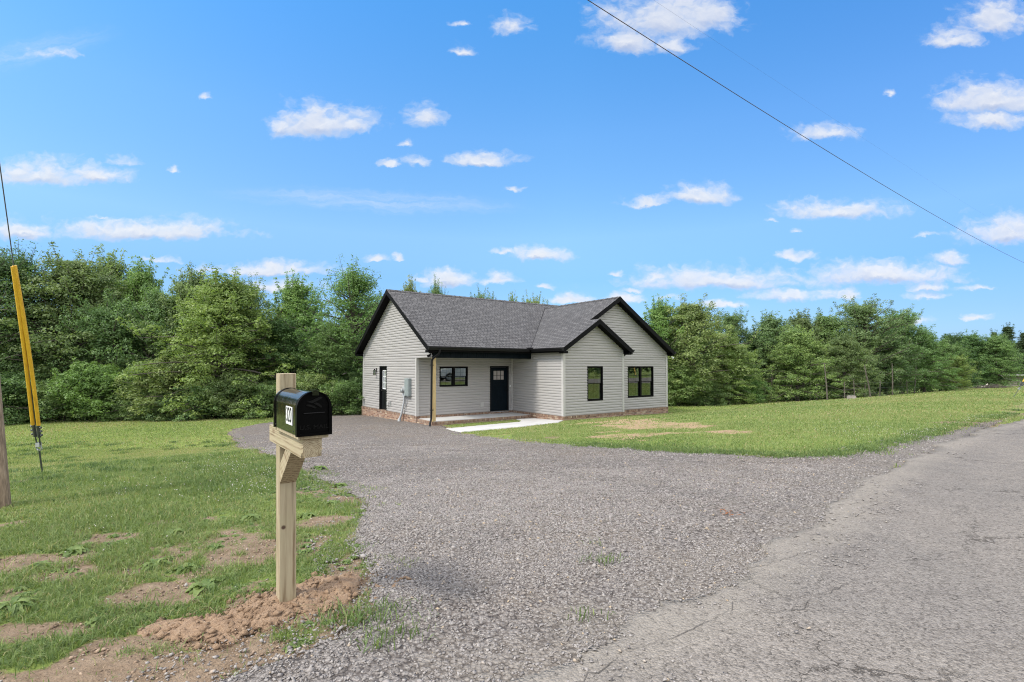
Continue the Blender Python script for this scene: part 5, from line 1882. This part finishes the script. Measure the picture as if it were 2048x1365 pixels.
def plant_px(kind, px, top, wpx, Y, tint, label, cat='tree', group=None, name=None):
    """stand a tree whose foot is at depth Y under pixel column px, reaching pixel row top"""
    q = at(px, top, Y); h = q[2] - tz(q[0], q[1])
    trunk, crown, H, Rr = TREES[kind]
    real = wpx / F * Y
    ws = min(1.5, real / (1.9 * Rr * h / H))
    return plant(kind, q[0], q[1], h, ws, tint, label, cat, group, name)


GL = 'trees along the left edge of the lawn'
LEFT = [
    ('airy', -40, 488, 260, 26.0, DARK, 'dark sparse tree at the far left, behind the leaning pole'),
    ('airy', 45, 500, 170, 28.0, DARK, 'dark open-topped tree directly behind the yellow guy guards'),
    ('broad', 150, 514, 215, 28.5, MID, 'rounded mid-green tree just right of the yellow guy guards'),
    ('maple', 222, 508, 120, 31.5, BRIGHT, 'bright upright maple, left one of two narrow pale tops'),
    ('maple', 285, 524, 110, 31.0, BRIGHT, 'bright upright maple, right one of two narrow pale tops'),
    ('round', 255, 575, 170, 28.0, GREY, 'greyish dense tree below the two narrow pale maples'),
    ('layered', 390, 543, 170, 29.5, MID, 'loose-topped tree with wispy twigs left of the big drooping tree'),
    ('layered', 455, 550, 250, 27.0, YEL, 'big drooping light-green tree spreading to the lawn left of the mailbox'),
    ('airy', 500, 562, 120, 30.0, MID, 'thin tree peeping out behind the big drooping tree'),
    ('maple', 593, 556, 130, 31.5, BRIGHT, 'bright upright maple standing alone above the mailbox post'),
    ('round', 600, 640, 150, 30.0, DARK, 'dark shaded tree under the bright maple above the mailbox'),
    ('airy', 705, 530, 180, 29.5, MID, 'tall airy tree next to the left gable of the house'),
    ('layered', 665, 650, 140, 28.2, MID, 'leaning leafy tree in front of the tall airy tree'),
    ('broad', 760, 600, 130, 34.0, DARK, 'dark tree mostly hidden behind the left gable of the house'),
]
for k, px, top, w, Y, c, lab in LEFT:
    plant_px(k, px, top, w, Y, c, lab, 'tree', GL)
GS = 'shrubs along the foot of the left tree line'
SHR = [
    ('bramble', -30, 745, 170, 24.0, DARK, 'dark bramble thicket at the extreme left beneath the leaning pole'),
    ('shrub', 55, 740, 150, 25.5, DARK, 'dark shrub behind the lower end of the yellow guards'),
    ('bramble', 130, 752, 150, 25.6, MID, 'low shrub right of the yellow guards'),
    ('shrub', 205, 724, 130, 26.0, BRIGHT, 'pale shrub with feathery top below the greyish dense tree'),
    ('shrub', 282, 728, 110, 26.2, MID, 'mid-green shrub between the pale feathery shrub and drooping tree'),
    ('bramble', 300, 775, 160, 25.8, MID, 'low bramble in front of the mid-green shrub'),
    ('shrub', 375, 712, 160, 26.3, BRIGHT, 'tall bright shrub under the left side of the drooping tree'),
    ('bramble', 425, 760, 170, 25.8, GREY, 'greyish bramble at the foot of the drooping tree'),
    ('shrub', 490, 745, 130, 26.0, MID, 'shrub left of the mailbox, under the drooping tree'),
    ('bramble', 560, 760, 140, 26.0, MID, 'shrub with whitish blossoms seen just left of the mailbox top'),
    ('shrub', 630, 745, 120, 26.6, BRIGHT, 'bright leafy shrub just right of the post top'),
    ('bramble', 690, 760, 120, 26.8, MID, 'low dense shrub between the mailbox and the house corner'),
    ('shrub', 735, 735, 90, 28.5, DARK, 'dark shrub tucked behind the rear corner of the house'),
    ('bramble', 350, 785, 190, 25.4, DARK, 'dark low bramble along the lawn edge under the tall bright shrub'),
]
for k, px, top, w, Y, c, lab in SHR:
    plant_px(k, px, top, w, Y, c, lab, 'shrub', GS)
GB = 'tree tops seen over the house roof'
for k, px, top, w, Y, c, lab in [
    ('maple', 820, 561, 60, 37.0, YEL, 'pale tree top just right of the left gable peak'),
    ('airy', 872, 562, 60, 38.0, MID, 'few wispy twigs showing above the ridge near the left gable'),
    ('spiky', 966, 584, 60, 40.0, MID, 'small pointed tree top over the middle of the main ridge'),
    ('maple', 1025, 592, 50, 41.0, YEL, 'pale low tree top right of the pointed one over the ridge'),
    ('spiky', 1068, 593, 60, 41.0, YEL, 'pale pointed tree top over the right end of the main ridge'),
    ('broad', 1180, 640, 170, 38.0, MID, 'tree hidden behind the front gables of the house'),
]:
    plant_px(k, px, top, w, Y, c, lab, 'tree', GB)
GR = 'trees along the right edge of the lawn'
RIGHT = [
    ('maple', 1322, 600, 110, 32.5, BRIGHT, 'bright full tree touching the right eave of the house'),
    ('broad', 1385, 603, 150, 31.5, BRIGHT, 'tall bright bushy tree second from the house on the right'),
    ('spiky', 1462, 624, 80, 36.0, MID, 'narrow feathery tree set back behind the tall bushy one'),
    ('layered', 1455, 672, 130, 32.0, YEL, 'yellowish drooping tree with long sprays reaching the lawn'),
    ('maple', 1540, 628, 110, 35.5, GREY, 'greyish rounded tree left of the middle of the right row'),
    ('maple', 1600, 625, 100, 37.0, MID, 'upright tree behind the sunlit one in the right row'),
    ('layered', 1592, 655, 140, 33.0, BRIGHT, 'sunlit spreading tree in front at the middle of the right row'),
    ('broad', 1650, 628, 110, 37.0, MID, 'mid-green tree between the sunlit one and the tall spiky one'),
    ('spiky', 1722, 600, 120, 36.5, GREY, 'tallest spiky-topped tree of the right row'),
    ('layered', 1690, 668, 120, 33.5, MID, 'lower leafy tree in front of the tallest spiky one'),
    ('spiky', 1800, 622, 100, 41.0, GREY, 'spiky dark tree right of the tallest one'),
    ('broad', 1770, 665, 110, 37.5, DARK, 'dark dense tree in front of the second spiky tree'),
    ('layered', 1845, 660, 90, 41.0, MID, 'rounded tree before the dip in the right tree line'),
    ('round', 1880, 672, 80, 44.0, MID, 'small pale-green tree at the dip in the right tree line'),
    ('round', 1900, 712, 70, 43.0, YEL, 'low olive bushy tree at the dip near the brush pile'),
    ('broad', 1940, 668, 85, 56.0, DARK, 'dark rounded tree left of the brush pile end'),
    ('layered', 1988, 670, 95, 55.0, MID, 'broad low tree right above the brush pile'),
    ('cedar', 2013, 653, 46, 66.0, CED, 'dark pointed cedar rising behind the far right trees'),
    ('cedar', 2052, 664, 60, 64.0, CED, 'dark cedar at the right edge above the small shed'),
    ('cedar', 1987, 664, 26, 70.0, CED, 'thin dark cedar tip just left of the pointed cedar'),
]
for k, px, top, w, Y, c, lab in RIGHT:
    plant_px(k, px, top, w, Y, c, lab, 'cedar' if k == 'cedar' else 'tree', GR, 'cedar_tree' if k == 'cedar' else None)
GRS = 'shrubs at the foot of the right tree line'
for k, px, top, w, Y, c, lab in [
    ('shrub', 1352, 735, 100, 31.0, BRIGHT, 'bright shrub at the rear right corner of the house'),
    ('bramble', 1405, 758, 100, 31.0, MID, 'mid-green shrub beside the bright one at the house corner'),
    ('shrub', 1490, 750, 100, 32.3, MID, 'leafy shrub below the yellowish drooping tree'),
]:
    plant_px(k, px, top, w, Y, c, lab, 'shrub', GRS)
# far wood that closes the view behind both rows
def far_wood():
    src = [TREES[k] for k in ('broad', 'round', 'layered')]
    V = []; Fl = []; off = 0
    for i, (x, y, h) in enumerate(WOOD):
        tr, cr, H, Rr = src[i % 3]
        n = len(cr.vertices); co = np.zeros(n * 3, np.float32); cr.vertices.foreach_get('co', co); co = co.reshape(-1, 4, 3)
        co = co[RNG.random(len(co)) < .42]
        s = h / H; a = RNG.uniform(0, 6.28); c_, s_ = math.cos(a), math.sin(a)
        ctr = co.mean(1, keepdims=True); co = ctr + (co - ctr) * 1.5
        q = np.stack([(co[..., 0] * c_ - co[..., 1] * s_) * s * 1.15 + x, (co[..., 0] * s_ + co[..., 1] * c_) * s * 1.15 + y, co[..., 2] * s + tz(x, y)], -1).reshape(-1, 3)
        V.append(q); Fl.append(np.arange(len(q)) + off); off += len(q)
    f = np.concatenate(Fl)
    me = np_mesh('woods', np.concatenate(V), f, np.full(len(f) // 4, 4), {'tone': np.full(len(f), .4)})
    me.materials.append(M['leaf'])
    o = link('woods', me); o.color = (.5, .62, .52, 1)
    tag(o, kind='stuff')


WOOD = []
for i in range(26):
    px = -120 + i * 36; Y = 34 + (i % 3) * 2.5
    q = at(px, 640 + 25 * math.sin(i * 2.1), Y); WOOD.append((q[0], q[1], max(3.5, q[2] - tz(q[0], q[1]))))
for i in range(24):
    px = 1310 + i * 33; Y = 37 + (i % 3) * 2 + max(0, i - 13) * 3.0
    q = at(px, 668 + 8 * math.sin(i * 1.7) + max(0, i - 14) * 2.2, Y); WOOD.append((q[0], q[1], max(3, q[2] - tz(q[0], q[1]))))
# across the road, behind and right of the viewpoint
for i in range(20):
    t_ = -30 + i * 7.5; off_ = -16 - 3 * (i % 3)
    x, y = 1.37 + .76 * t_ - .65 * off_ + 0, 2.97 + .65 * t_ + .76 * off_
    WOOD.append((x, y, 8 + 2 * math.sin(i * 1.3)))
far_wood()


# ------------------------------------------------------------------ fence, shed, brush pile
def build_fence():
    Fo = empty('wire_fence', hit(1480, 808))
    b = Fo.location.copy()
    tag(Fo, 'old wire fence on thin posts under the right-hand trees', 'fence')
    px = [(1480, 808.5), (1534, 806), (1590, 804), (1640, 801.5), (1697, 799), (1718, 797.5), (1768, 793.5), (1823, 788.5), (1855, 785), (1900, 781), (1928, 779), (1940, 777.5), (1952, 776.5)]
    tops = []
    for i, (x, y) in enumerate(px):
        p = Vector(hit(x, y)) + Vector((.1, .5, 0)); p.z = tz(p.x, p.y)
        h = 1.05 + .12 * math.sin(i * 3.1); ln = .06 * math.sin(i * 2.3)
        m = MB(); q = p - b
        m.tube([q + Vector((0, 0, -.2)), q + Vector((ln * .5, 0, h * .5)), q + Vector((ln, 0, h))], [.028, .026, .024], 7)
        m.build('fence_post', M['bark'], Fo, smooth=True)
        tops.append((q, ln))
    m = MB()
    for f in (.25, .55, .85):
        m.tube([q + Vector((ln * f, -.045, f * 1.05)) for q, ln in tops], .004, 4)
    m.build('fence_wire', M['steel'], Fo, smooth=True)
    # thin saplings / bare trunks in the shade
    for i, (x, y, h, ln) in enumerate([(1548, 805, 2.4, .2), (1606, 803, 2.2, -.15), (1629, 802, 2.6, .1), (1665, 800.5, 2.3, -.1), (1740, 795, 2.4, .25), (1754, 795, 2.0, -.3), (1797, 791, 2.2, .1), (1840, 787, 2.3, .3), (1872, 784, 2.0, -.2)]):
        p = Vector(hit(x, y)) + Vector((.2, .8, 0)); z = tz(p.x, p.y)
        m = MB(); m.tube([(0, 0, -.1), (ln * .4, 0, h * .4), (ln, .1, h)], [.05, .04, .02], 6)
        o = m.build('sapling_trunk', M['bark'], None, smooth=True); o.location = (p.x, p.y, z)
        tag(o, 'thin bare sapling trunk in the shade under the right-hand trees', 'sapling', 'saplings under the right-hand trees')


build_fence()


def build_shed():
    p = hit(2042, 772)
    S_ = empty('shed', p, R(-38))
    tag(S_, 'small weathered shed with flat pale roof beyond the far guy wire', 'shed')
    m = MB(); m.box(-1.1, 3.6, -.05, 2.4, -.4, 1.15); m.build('shed_wall', M['shedwood'], S_)
    m = MB()
    for i in range(16): m.box(-1.1 + i * .295, -1.1 + i * .295 + .27, -.075, -.051, -.35, 1.14)
    m.build('shed_boards', M['shedwood'], S_, weld=False)
    m = MB(); m.box(-1.75, 3.9, -.5, 2.7, 1.16, 1.27); m.build('shed_roof', M['concrete'], S_, bevel=.01)
    m = MB(); m.box(.8, 1.7, -.095, -.076, -.3, .95); m.build('shed_door', M['polewood'], S_)


m_, t_m = mat('grey_shed_boards')
f_ = t_m.noise(t_m.vmath('MULTIPLY', t_m.pos(), (9, 9, .8)), 3, 5, .7)
t_m.set(t_m.b.inputs['Base Color'], t_m.ramp(f_, [(.3, (.17, .14, .125)), (.7, (.33, .29, .27))])); t_m.b.inputs['Roughness'].default_value = .9
M['shedwood'] = m_
build_shed()


def build_brush():
    p = hit(1985, 777)
    V = []; r = np.random.default_rng(3)
    cur = []
    for i in range(150):
        a = r.uniform(0, 6.28); x, y = r.normal(0, .85), r.normal(0, .3); L = r.uniform(.4, 1.3)
        z = abs(r.normal(.1, .14)) * max(.2, 1 - abs(x) / 2.2)
        d = np.array([math.cos(a), math.sin(a) * .6, r.normal(0, .15)]) * L * .5
        cur.append((np.array([[x, y, z] - d, [x, y, z + .04], [x, y, z] + d]), [.018, .014, .006]))
    v, f = tubes_np(cur, 5); v[:, 2] = np.maximum(v[:, 2], -.02)
    me = np_mesh('brush_pile', v, f.ravel(), np.full(len(f), 4), smooth=True)
    o = link('brush_pile', me, mat=M['bark']); o.location = p
    tag(o, 'low dark pile of cut brush at the far lawn edge', 'brush pile')
    q = hit(1956, 778)
    m = MB()
    m.tube([(0, 0, .06), (.4, .05, .15), (.75, .1, .22), (1.05, .15, .42)], [.075, .07, .06, .04], 8)
    m.tube([(.6, .08, .19), (.8, .0, .36), (.9, -.02, .5)], [.04, .03, .015], 6)
    o = m.build('fallen_branch', M['palewood'], None, smooth=True); o.location = q
    tag(o, 'pale barkless branch lying beside the brush pile', 'branch')
    q = hit(1703, 798.5)
    m = MB(); m.box(-.2, .2, -.1, .1, -.05, .19); m.box(-.16, -.02, -.07, .07, .1901, .2); m.box(.02, .16, -.07, .07, .1901, .2)
    o = m.build('concrete_block', M['block'], None, weld=False); o.location = q
    tag(o, 'small grey concrete block lying at the edge of the right-hand trees', 'concrete block')


M['palewood'] = simple('pale_barkless_wood', (.5, .45, .38), .8, var=.2)
M['block'] = simple('grey_block', (.3, .26, .24), .9, var=.2)
build_brush()


# the parked car that the porch window mirrors (outside the frame, on the road)
def build_car():
    cx, cy = 16.9, 13.0
    Cc = empty('parked_car', (cx, cy, tz(cx, cy) + .03), math.atan2(.65, .76) + math.pi)
    tag(Cc, 'white car parked on the road, mirrored in the porch window', 'car')
    def loft(secs):
        m = MB(); n = len(secs[0])
        for a, b in zip(secs[:-1], secs[1:]):
            for i in range(n):
                j = (i + 1) % n
                m.face([a[i], a[j], b[j], b[i]])
        m.face(secs[0][::-1]); m.face(secs[-1])
        return m
    low = [(2.25, .32), (2.32, .55), (2.27, .78), (2.05, .95), (1.0, 1.06), (-1.9, 1.10), (-2.2, 1.0), (-2.28, .6), (-2.2, .32), (-1.72, .30), (-1.68, .55), (-1.35, .72), (-1.02, .55), (-.98, .30), (.98, .30), (1.02, .55), (1.35, .72), (1.68, .55), (1.72, .30)]
    loft([[(x * k, y, z if z > .5 else z + (1 - k)) for x, z in low] for y, k in ((-.90, .97), (-.86, 1.), (.86, 1.), (.90, .97))]).build('body', M['carpaint'], Cc, smooth=True, weld=False)
    hi = [(1.0, 1.05), (.25, 1.50), (-.1, 1.57), (-1.3, 1.58), (-1.75, 1.42), (-2.05, 1.08)]
    def gh(y): return [(x, y * (1 - .26 * max(0, (z - 1.05) / .53)), z) for x, z in hi]
    loft([gh(-.84), gh(.84)]).build('cabin', M['carpaint'], Cc, weld=False)
    wn = [(.78, 1.12), (.2, 1.45), (-1.25, 1.48), (-1.65, 1.16)]
    for s in (-1, 1):
        m = MB(); m.face([(x, s * (.846 - .84 * .26 * (z - 1.05) / .53), z) for x, z in wn]); m.build('side_window', M['carglass'], Cc)
    m = MB(); m.face([(.96, -.74, 1.10), (.96, .74, 1.10), (.32, .62, 1.48), (.32, -.62, 1.48)]); m.build('windscreen', M['carglass'], Cc)
    for x in (-1.35, 1.35):
        for s in (-1, 1):
            m = MB(); m.tube([(x, s * .68, .33), (x, s * .88, .33)], .33, 20); w = m.build('wheel', M['black'], Cc)
            m = MB(); m.tube([(x, s * .87, .33), (x, s * .895, .33)], .2, 14); m.build('rim', M['galv'], w)
    for s in (-1, 1):
        m = MB(); m.box(2.2, 2.31, s * .72 - .14, s * .72 + .14, .66, .80); m.build('headlight', M['white'], Cc)
        m = MB(); m.box(.62, .82, s * .95 - .07, s * .95 + .07, 1.04, 1.16); m.build('wing_mirror', M['carpaint'], Cc)


M['carpaint'] = simple('white_car_paint', (.75, .76, .77), .3, coat=.6, var=.01)
M['carglass'] = simple('dark_car_glass', (.02, .022, .024), .08)
build_car()


# dead leaves and grass tufts lying on the gravel
def build_litter():
    p = hit(1457, 1031)
    n = 26
    P3 = np.stack([p[0] + RNG.normal(0, .045, n), p[1] + RNG.normal(0, .04, n), np.full(n, p[2] + .025)], -1)
    me = stones_mesh('dead_leaves', P3, RNG.uniform(.008, .017, n), .25)
    tag(link('dead_leaves', me, mat=M['rust']), kind='stuff')
    V = []; Fl = []; Sz = []; T = []; off = 0
    for px, py, r_, n in ((1200, 1127, .05, 45), (1175, 1240, .05, 20), (800, 1275, .05, 60), (735, 1235, .10, 240), (690, 1255, .06, 90), (745, 1300, .04, 30), (1190, 1090, .03, 10)):
        c = hit(px, py)
        x = c[0] + RNG.normal(0, r_, n) * 1.4; y = c[1] + RNG.normal(0, r_, n) * .7
        v, f, s, t = blades(x, y, terr(x, y) + .012, RNG.uniform(.03, .085, n), np.full(n, .005), np.clip(RNG.normal(.4, .15, n), 0, 1), .9)
        V.append(v); Fl.append(f + off); Sz.append(s); T.append(t); off += len(v)
    me = np_mesh('stray_grass', np.concatenate(V), np.concatenate(Fl), np.concatenate(Sz), {'tint': np.concatenate(T)})
    tag(link('stray_grass', me, mat=M['grass']), kind='stuff')


M['rust'] = simple('dead_leaf', (.26, .1, .035), .8, var=.4)
build_litter()


# ------------------------------------------------------------------ sky and sun
SUN_EL, SUN_AZ = R(50), math.atan2(-.78, -.56)     # azimuth measured from +Y towards +X
sdir = Vector((math.sin(SUN_AZ) * math.cos(SUN_EL), math.cos(SUN_AZ) * math.cos(SUN_EL), math.sin(SUN_EL)))
sl = bpy.data.lights.new('sun', 'SUN'); sl.energy = 2.0; sl.angle = R(11); sl.color = (1, .95, .87)
so = bpy.data.objects.new('sun', sl); COL.objects.link(so)
so.rotation_euler = sdir.to_track_quat('Z', 'Y').to_euler(); so.location = sdir * 100

CLOUDS = [(1330, 25, 112, 48, 0), (1250, 72, 62, 30, .1), (1410, 20, 60, 36, .15), (1345, 82, 34, 24, .15), (1995, 28, 66, 42, .05), (1900, 75, 60, 22, .2), (1985, 192, 95, 34, .05), (1980, 238, 72, 20, .1), (1650, 262, 80, 20, .35),
          (650, 240, 88, 34, 0), (565, 248, 36, 15, .25), (705, 247, 38, 22, .1), (850, 228, 36, 26, .25), (925, 97, 30, 13, .3), (1020, 45, 42, 28, .35), (410, 195, 15, 8, .3), (925, 44, 26, 9, .5),
          (966, 315, 56, 14, 0), (832, 320, 30, 13, .2), (775, 328, 28, 9, .2), (812, 285, 19, 8, .3), (70, 345, 85, 26, 0), (200, 349, 55, 19, .05), (245, 315, 40, 18, .4), (348, 335, 10, 7, .2),
          (40, 460, 62, 18, 0), (285, 458, 160, 21, 0), (90, 100, 120, 22, .6), (1395, 388, 56, 20, 0), (1293, 401, 48, 10, .1), (1680, 416, 95, 19, 0), (1545, 438, 25, 7, .3),
          (2015, 458, 80, 30, 0), (1080, 508, 50, 12, 0), (1003, 499, 28, 6, .3), (750, 515, 22, 6, .1), (793, 515, 13, 5, .1), (893, 556, 46, 13, 0), (845, 557, 32, 7, .3), (997, 557, 34, 10, .1),
          (1085, 571, 18, 5, .1), (1235, 547, 17, 5, .1), (1440, 556, 165, 18, 0), (1770, 543, 128, 19, .05), (1592, 509, 33, 10, .05), (1905, 515, 36, 12, .3), (1600, 588, 125, 12, .3), (1697, 589, 24, 10, 0),
          (1140, 597, 36, 8, 0), (1245, 596, 36, 8, 0), (1265, 582, 15, 5, .1), (1437, 609, 42, 7, .15), (1860, 571, 42, 10, .2), (1850, 590, 60, 10, .4), (530, 538, 120, 11, .05), (565, 570, 70, 11, .1),
          (415, 535, 45, 6, .4), (310, 518, 42, 7, .3), (1030, 375, 23, 7, .4), (1850, 470, 32, 7, .45), (1950, 633, 28, 7, .3), (1780, 185, 16, 9, .4), (1595, 463, 18, 5, .4), (1820, 640, 60, 9, .5),
          (1960, 575, 60, 7, .45), (1310, 550, 30, 7, .2), (1330, 596, 30, 5, .4), (205, 432, 20, 6, .5)]


def build_world():
    w = bpy.data.worlds.new("World"); S.world = w; w.use_nodes = True
    t = NT(w.node_tree); t.n.clear()
    out = t.new('ShaderNodeOutputWorld'); bg = t.new('ShaderNodeBackground')
    t.l.new(bg.outputs[0], out.inputs[0]); bg.inputs['Strength'].default_value = .15
    sky = t.new('ShaderNodeTexSky'); sky.sky_type = 'NISHITA'; sky.sun_disc = False
    sky.sun_elevation = SUN_EL; sky.sun_rotation = SUN_AZ
    sky.altitude = 200; sky.air_density = 1.0; sky.dust_density = .6; sky.ozone_density = 2.0
    d = t.new('ShaderNodeTexCoord').outputs['Generated']
    sx = t.new('ShaderNodeSeparateXYZ'); t.set(sx.inputs[0], d)
    yy = t.math('MAXIMUM', sx.outputs[1], .12)
    cb = t.new('ShaderNodeCombineXYZ'); t.set(cb.inputs[0], t.math('DIVIDE', sx.outputs[0], yy)); t.set(cb.inputs[1], t.math('DIVIDE', sx.outputs[2], yy))
    p00 = cb.outputs[0]
    # billow the outlines: push the lookup point about with two sizes of noise
    w1 = t.new('ShaderNodeTexNoise'); t.set(w1.inputs['Vector'], t.vmath('MULTIPLY', p00, (1, 1.6, 1))); w1.inputs['Scale'].default_value = 16; w1.inputs['Detail'].default_value = 2
    w2 = t.new('ShaderNodeTexNoise'); t.set(w2.inputs['Vector'], t.vmath('MULTIPLY', p00, (1, 1.4, 1))); w2.inputs['Scale'].default_value = 58; w2.inputs['Detail'].default_value = 4; w2.inputs['Roughness'].default_value = .6
    p0 = t.vmath('ADD', p00, t.vmath('ADD', t.vmath('MULTIPLY', t.vmath('SUBTRACT', w1.outputs['Color'], (.5, .5, .5)), (.042, .026, 0)), t.vmath('MULTIPLY', t.vmath('SUBTRACT', w2.outputs['Color'], (.5, .5, .5)), (.02, .017, 0))))

    def field(p, big=False):
        acc = None
        for (px, py, a, b, c) in CLOUDS:
            if big and a * b < 380: continue
            r = ray(px, py); A, E = r[0] / r[1], r[2] / r[1]; wa, we = a / F * 1.25, b / F * (1.6 if py < 470 else 1.95)
            q = t.vmath('MULTIPLY_ADD', p, (1 / wa, 1 / we, 0), (-A / wa, -(E - we * .3) / we, 0))
            q = t.vmath('MAXIMUM', q, t.vmath('MULTIPLY', q, (-1, -2.4, 0)))
            l = t.vmath('LENGTH', q)
            if c: l = t.math('ADD', l, c)
            acc = l if acc is None else t.math('MINIMUM', acc, l)
        return acc

    def dens(p, f):
        pv = t.vmath('MULTIPLY', p, (1, 1.5, 1))
        n1 = t.noise(pv, 13, 4, .5, .3); n2 = t.noise(pv, 44, 5, .52, .2)
        nn = t.math('ADD', t.math('MULTIPLY', n1, .55), t.math('MULTIPLY', n2, .45))
        fld = t.math('ADD', t.math('SUBTRACT', .98, f), t.math('MULTIPLY', t.math('SUBTRACT', nn, .5), 2.3))
        return fld, nn
    f0 = field(p0)
    d0, nn = dens(p0, f0)
    alpha = t.maprange(d0, -.3, .62, 0, 1, smooth=True)
    # sunlit side: compare with the density a little higher and to the left
    d1, _ = dens(t.vmath('ADD', p0, (-.003, .008, 0)), f0)
    lit = t.maprange(t.math('SUBTRACT', d0, d1), -.35, .35)
    f1 = field(t.vmath('ADD', p0, (0, .0095, 0)), True)
    below = t.maprange(t.math('SUBTRACT', t.math('MINIMUM', f0, 3.), f1), -.25, .6, 0, 1)   # large under the cloud mass
    thick = t.maprange(d0, .1, 1.0)
    shade = t.math('SUBTRACT', 1., t.math('MULTIPLY', t.math('ADD', t.math('MULTIPLY', below, .95), t.math('MULTIPLY', t.math('SUBTRACT', 1., lit), .35)), t.math('ADD', .45, t.math('MULTIPLY', thick, .55))), clamp=True)
    core = t.maprange(d0, .2, 1.4, .0, 1)
    # cirrus streaks
    def cir(px, py, a, b, tilt):
        r = ray(px, py); A, E = r[0] / r[1], r[2] / r[1]
        rr = t.new('ShaderNodeVectorRotate', rotation_type='Z_AXIS'); t.set(rr.inputs['Vector'], t.vmath('SUBTRACT', p0, (A, E, 0))); rr.inputs['Angle'].default_value = tilt
        q = t.vmath('MULTIPLY', rr.outputs[0], (F / a * .9, F / b * .9, 0))
        m = t.maprange(t.vmath('LENGTH', q), .2, 1., 1, 0, smooth=True)
        return t.math('MULTIPLY', m, t.maprange(t.noise(t.vmath('MULTIPLY', rr.outputs[0], (3, 40, 1)), 2.2, 6, .6), .32, .75))
    cr = t.math('MAXIMUM', t.math('MULTIPLY', cir(740, 402, 330, 26, R(2.5)), .55), t.math('MULTIPLY', cir(60, 105, 190, 34, R(-14)), .42))
    # bright cloud added outside the view, behind and above, as soft fill light
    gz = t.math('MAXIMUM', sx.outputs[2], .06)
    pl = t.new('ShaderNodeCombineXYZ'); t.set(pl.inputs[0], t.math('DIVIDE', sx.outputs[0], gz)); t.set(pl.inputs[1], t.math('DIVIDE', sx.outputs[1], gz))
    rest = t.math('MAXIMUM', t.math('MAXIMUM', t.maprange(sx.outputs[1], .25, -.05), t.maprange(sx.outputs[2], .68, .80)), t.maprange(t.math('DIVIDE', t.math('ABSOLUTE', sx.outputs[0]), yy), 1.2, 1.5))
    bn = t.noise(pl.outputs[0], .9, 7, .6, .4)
    fill_cloud = t.math('MULTIPLY', t.maprange(bn, .40, .52, 0, 1, smooth=True), rest)
    # colours
    sat = t.new('ShaderNodeHueSaturation'); sat.inputs['Saturation'].default_value = SKY_SAT; sat.inputs['Value'].default_value = 1
    sat.inputs['Hue'].default_value = SKY_HUE
    t.set(sat.inputs['Color'], sky.outputs[0])
    tint = t.ramp(sx.outputs[2], [(0., (.24, .34, .55)), (.09, (.40, .46, .56)), (.17, (.56, .61, .68)), (.25, (.92, .84, .74)), (.42, (.97, 1.0, .96)), (.62, (.74, 1.08, 1.12))])
    tint = t.mix(t.maprange(sx.outputs[0], .1, .75, 0, .6), tint, t.mix(1., tint, (.52, .60, .78), 'MULTIPLY'))
    base = t.mix(1., sat.outputs[0], tint, 'MULTIPLY')
    base = t.mix(t.math('MULTIPLY', cr, .62), base, CLOUD_W)
    cc = t.mix(shade, CLOUD_D, CLOUD_W)
    col = t.mix(t.math('MULTIPLY', alpha, t.math('ADD', .72, t.math('MULTIPLY', core, .27))), base, cc)
    col = t.mix(fill_cloud, col, CLOUD_FILL)
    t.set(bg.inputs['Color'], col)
    w.cycles.sampling_method = 'MANUAL'; w.cycles.sample_map_resolution = 512


SKY_SAT, SKY_HUE, SKY_TINT = 1.25, .5, (1., 1., 1.)
CLOUD_W = (3.25, 3.26, 3.3); CLOUD_D = (1.25, 1.58, 2.42); CLOUD_FILL = (8.8, 8.7, 8.6)
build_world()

S.render.engine = 'CYCLES'
S.view_settings.view_transform = 'Standard'
S.view_settings.look = 'None'
S.view_settings.gamma = 1.0
S.view_settings.use_curve_mapping = False
S.view_settings.exposure = .98
c_ = S.cycles
c_.max_bounces = 6; c_.diffuse_bounces = 3; c_.glossy_bounces = 3; c_.transmission_bounces = 4; c_.transparent_max_bounces = 12
c_.use_denoising = True; c_.filter_width = 1.1; c_.use_adaptive_sampling = True; c_.adaptive_threshold = .006
c_.denoising_input_passes = 'RGB_ALBEDO_NORMAL'; c_.denoising_prefilter = 'NONE'
c_.caustics_reflective = False; c_.caustics_refractive = False
try:
    c_.denoiser = 'OPENIMAGEDENOISE'
except Exception:
    pass
S.render.resolution_x = 1024; S.render.resolution_y = 682
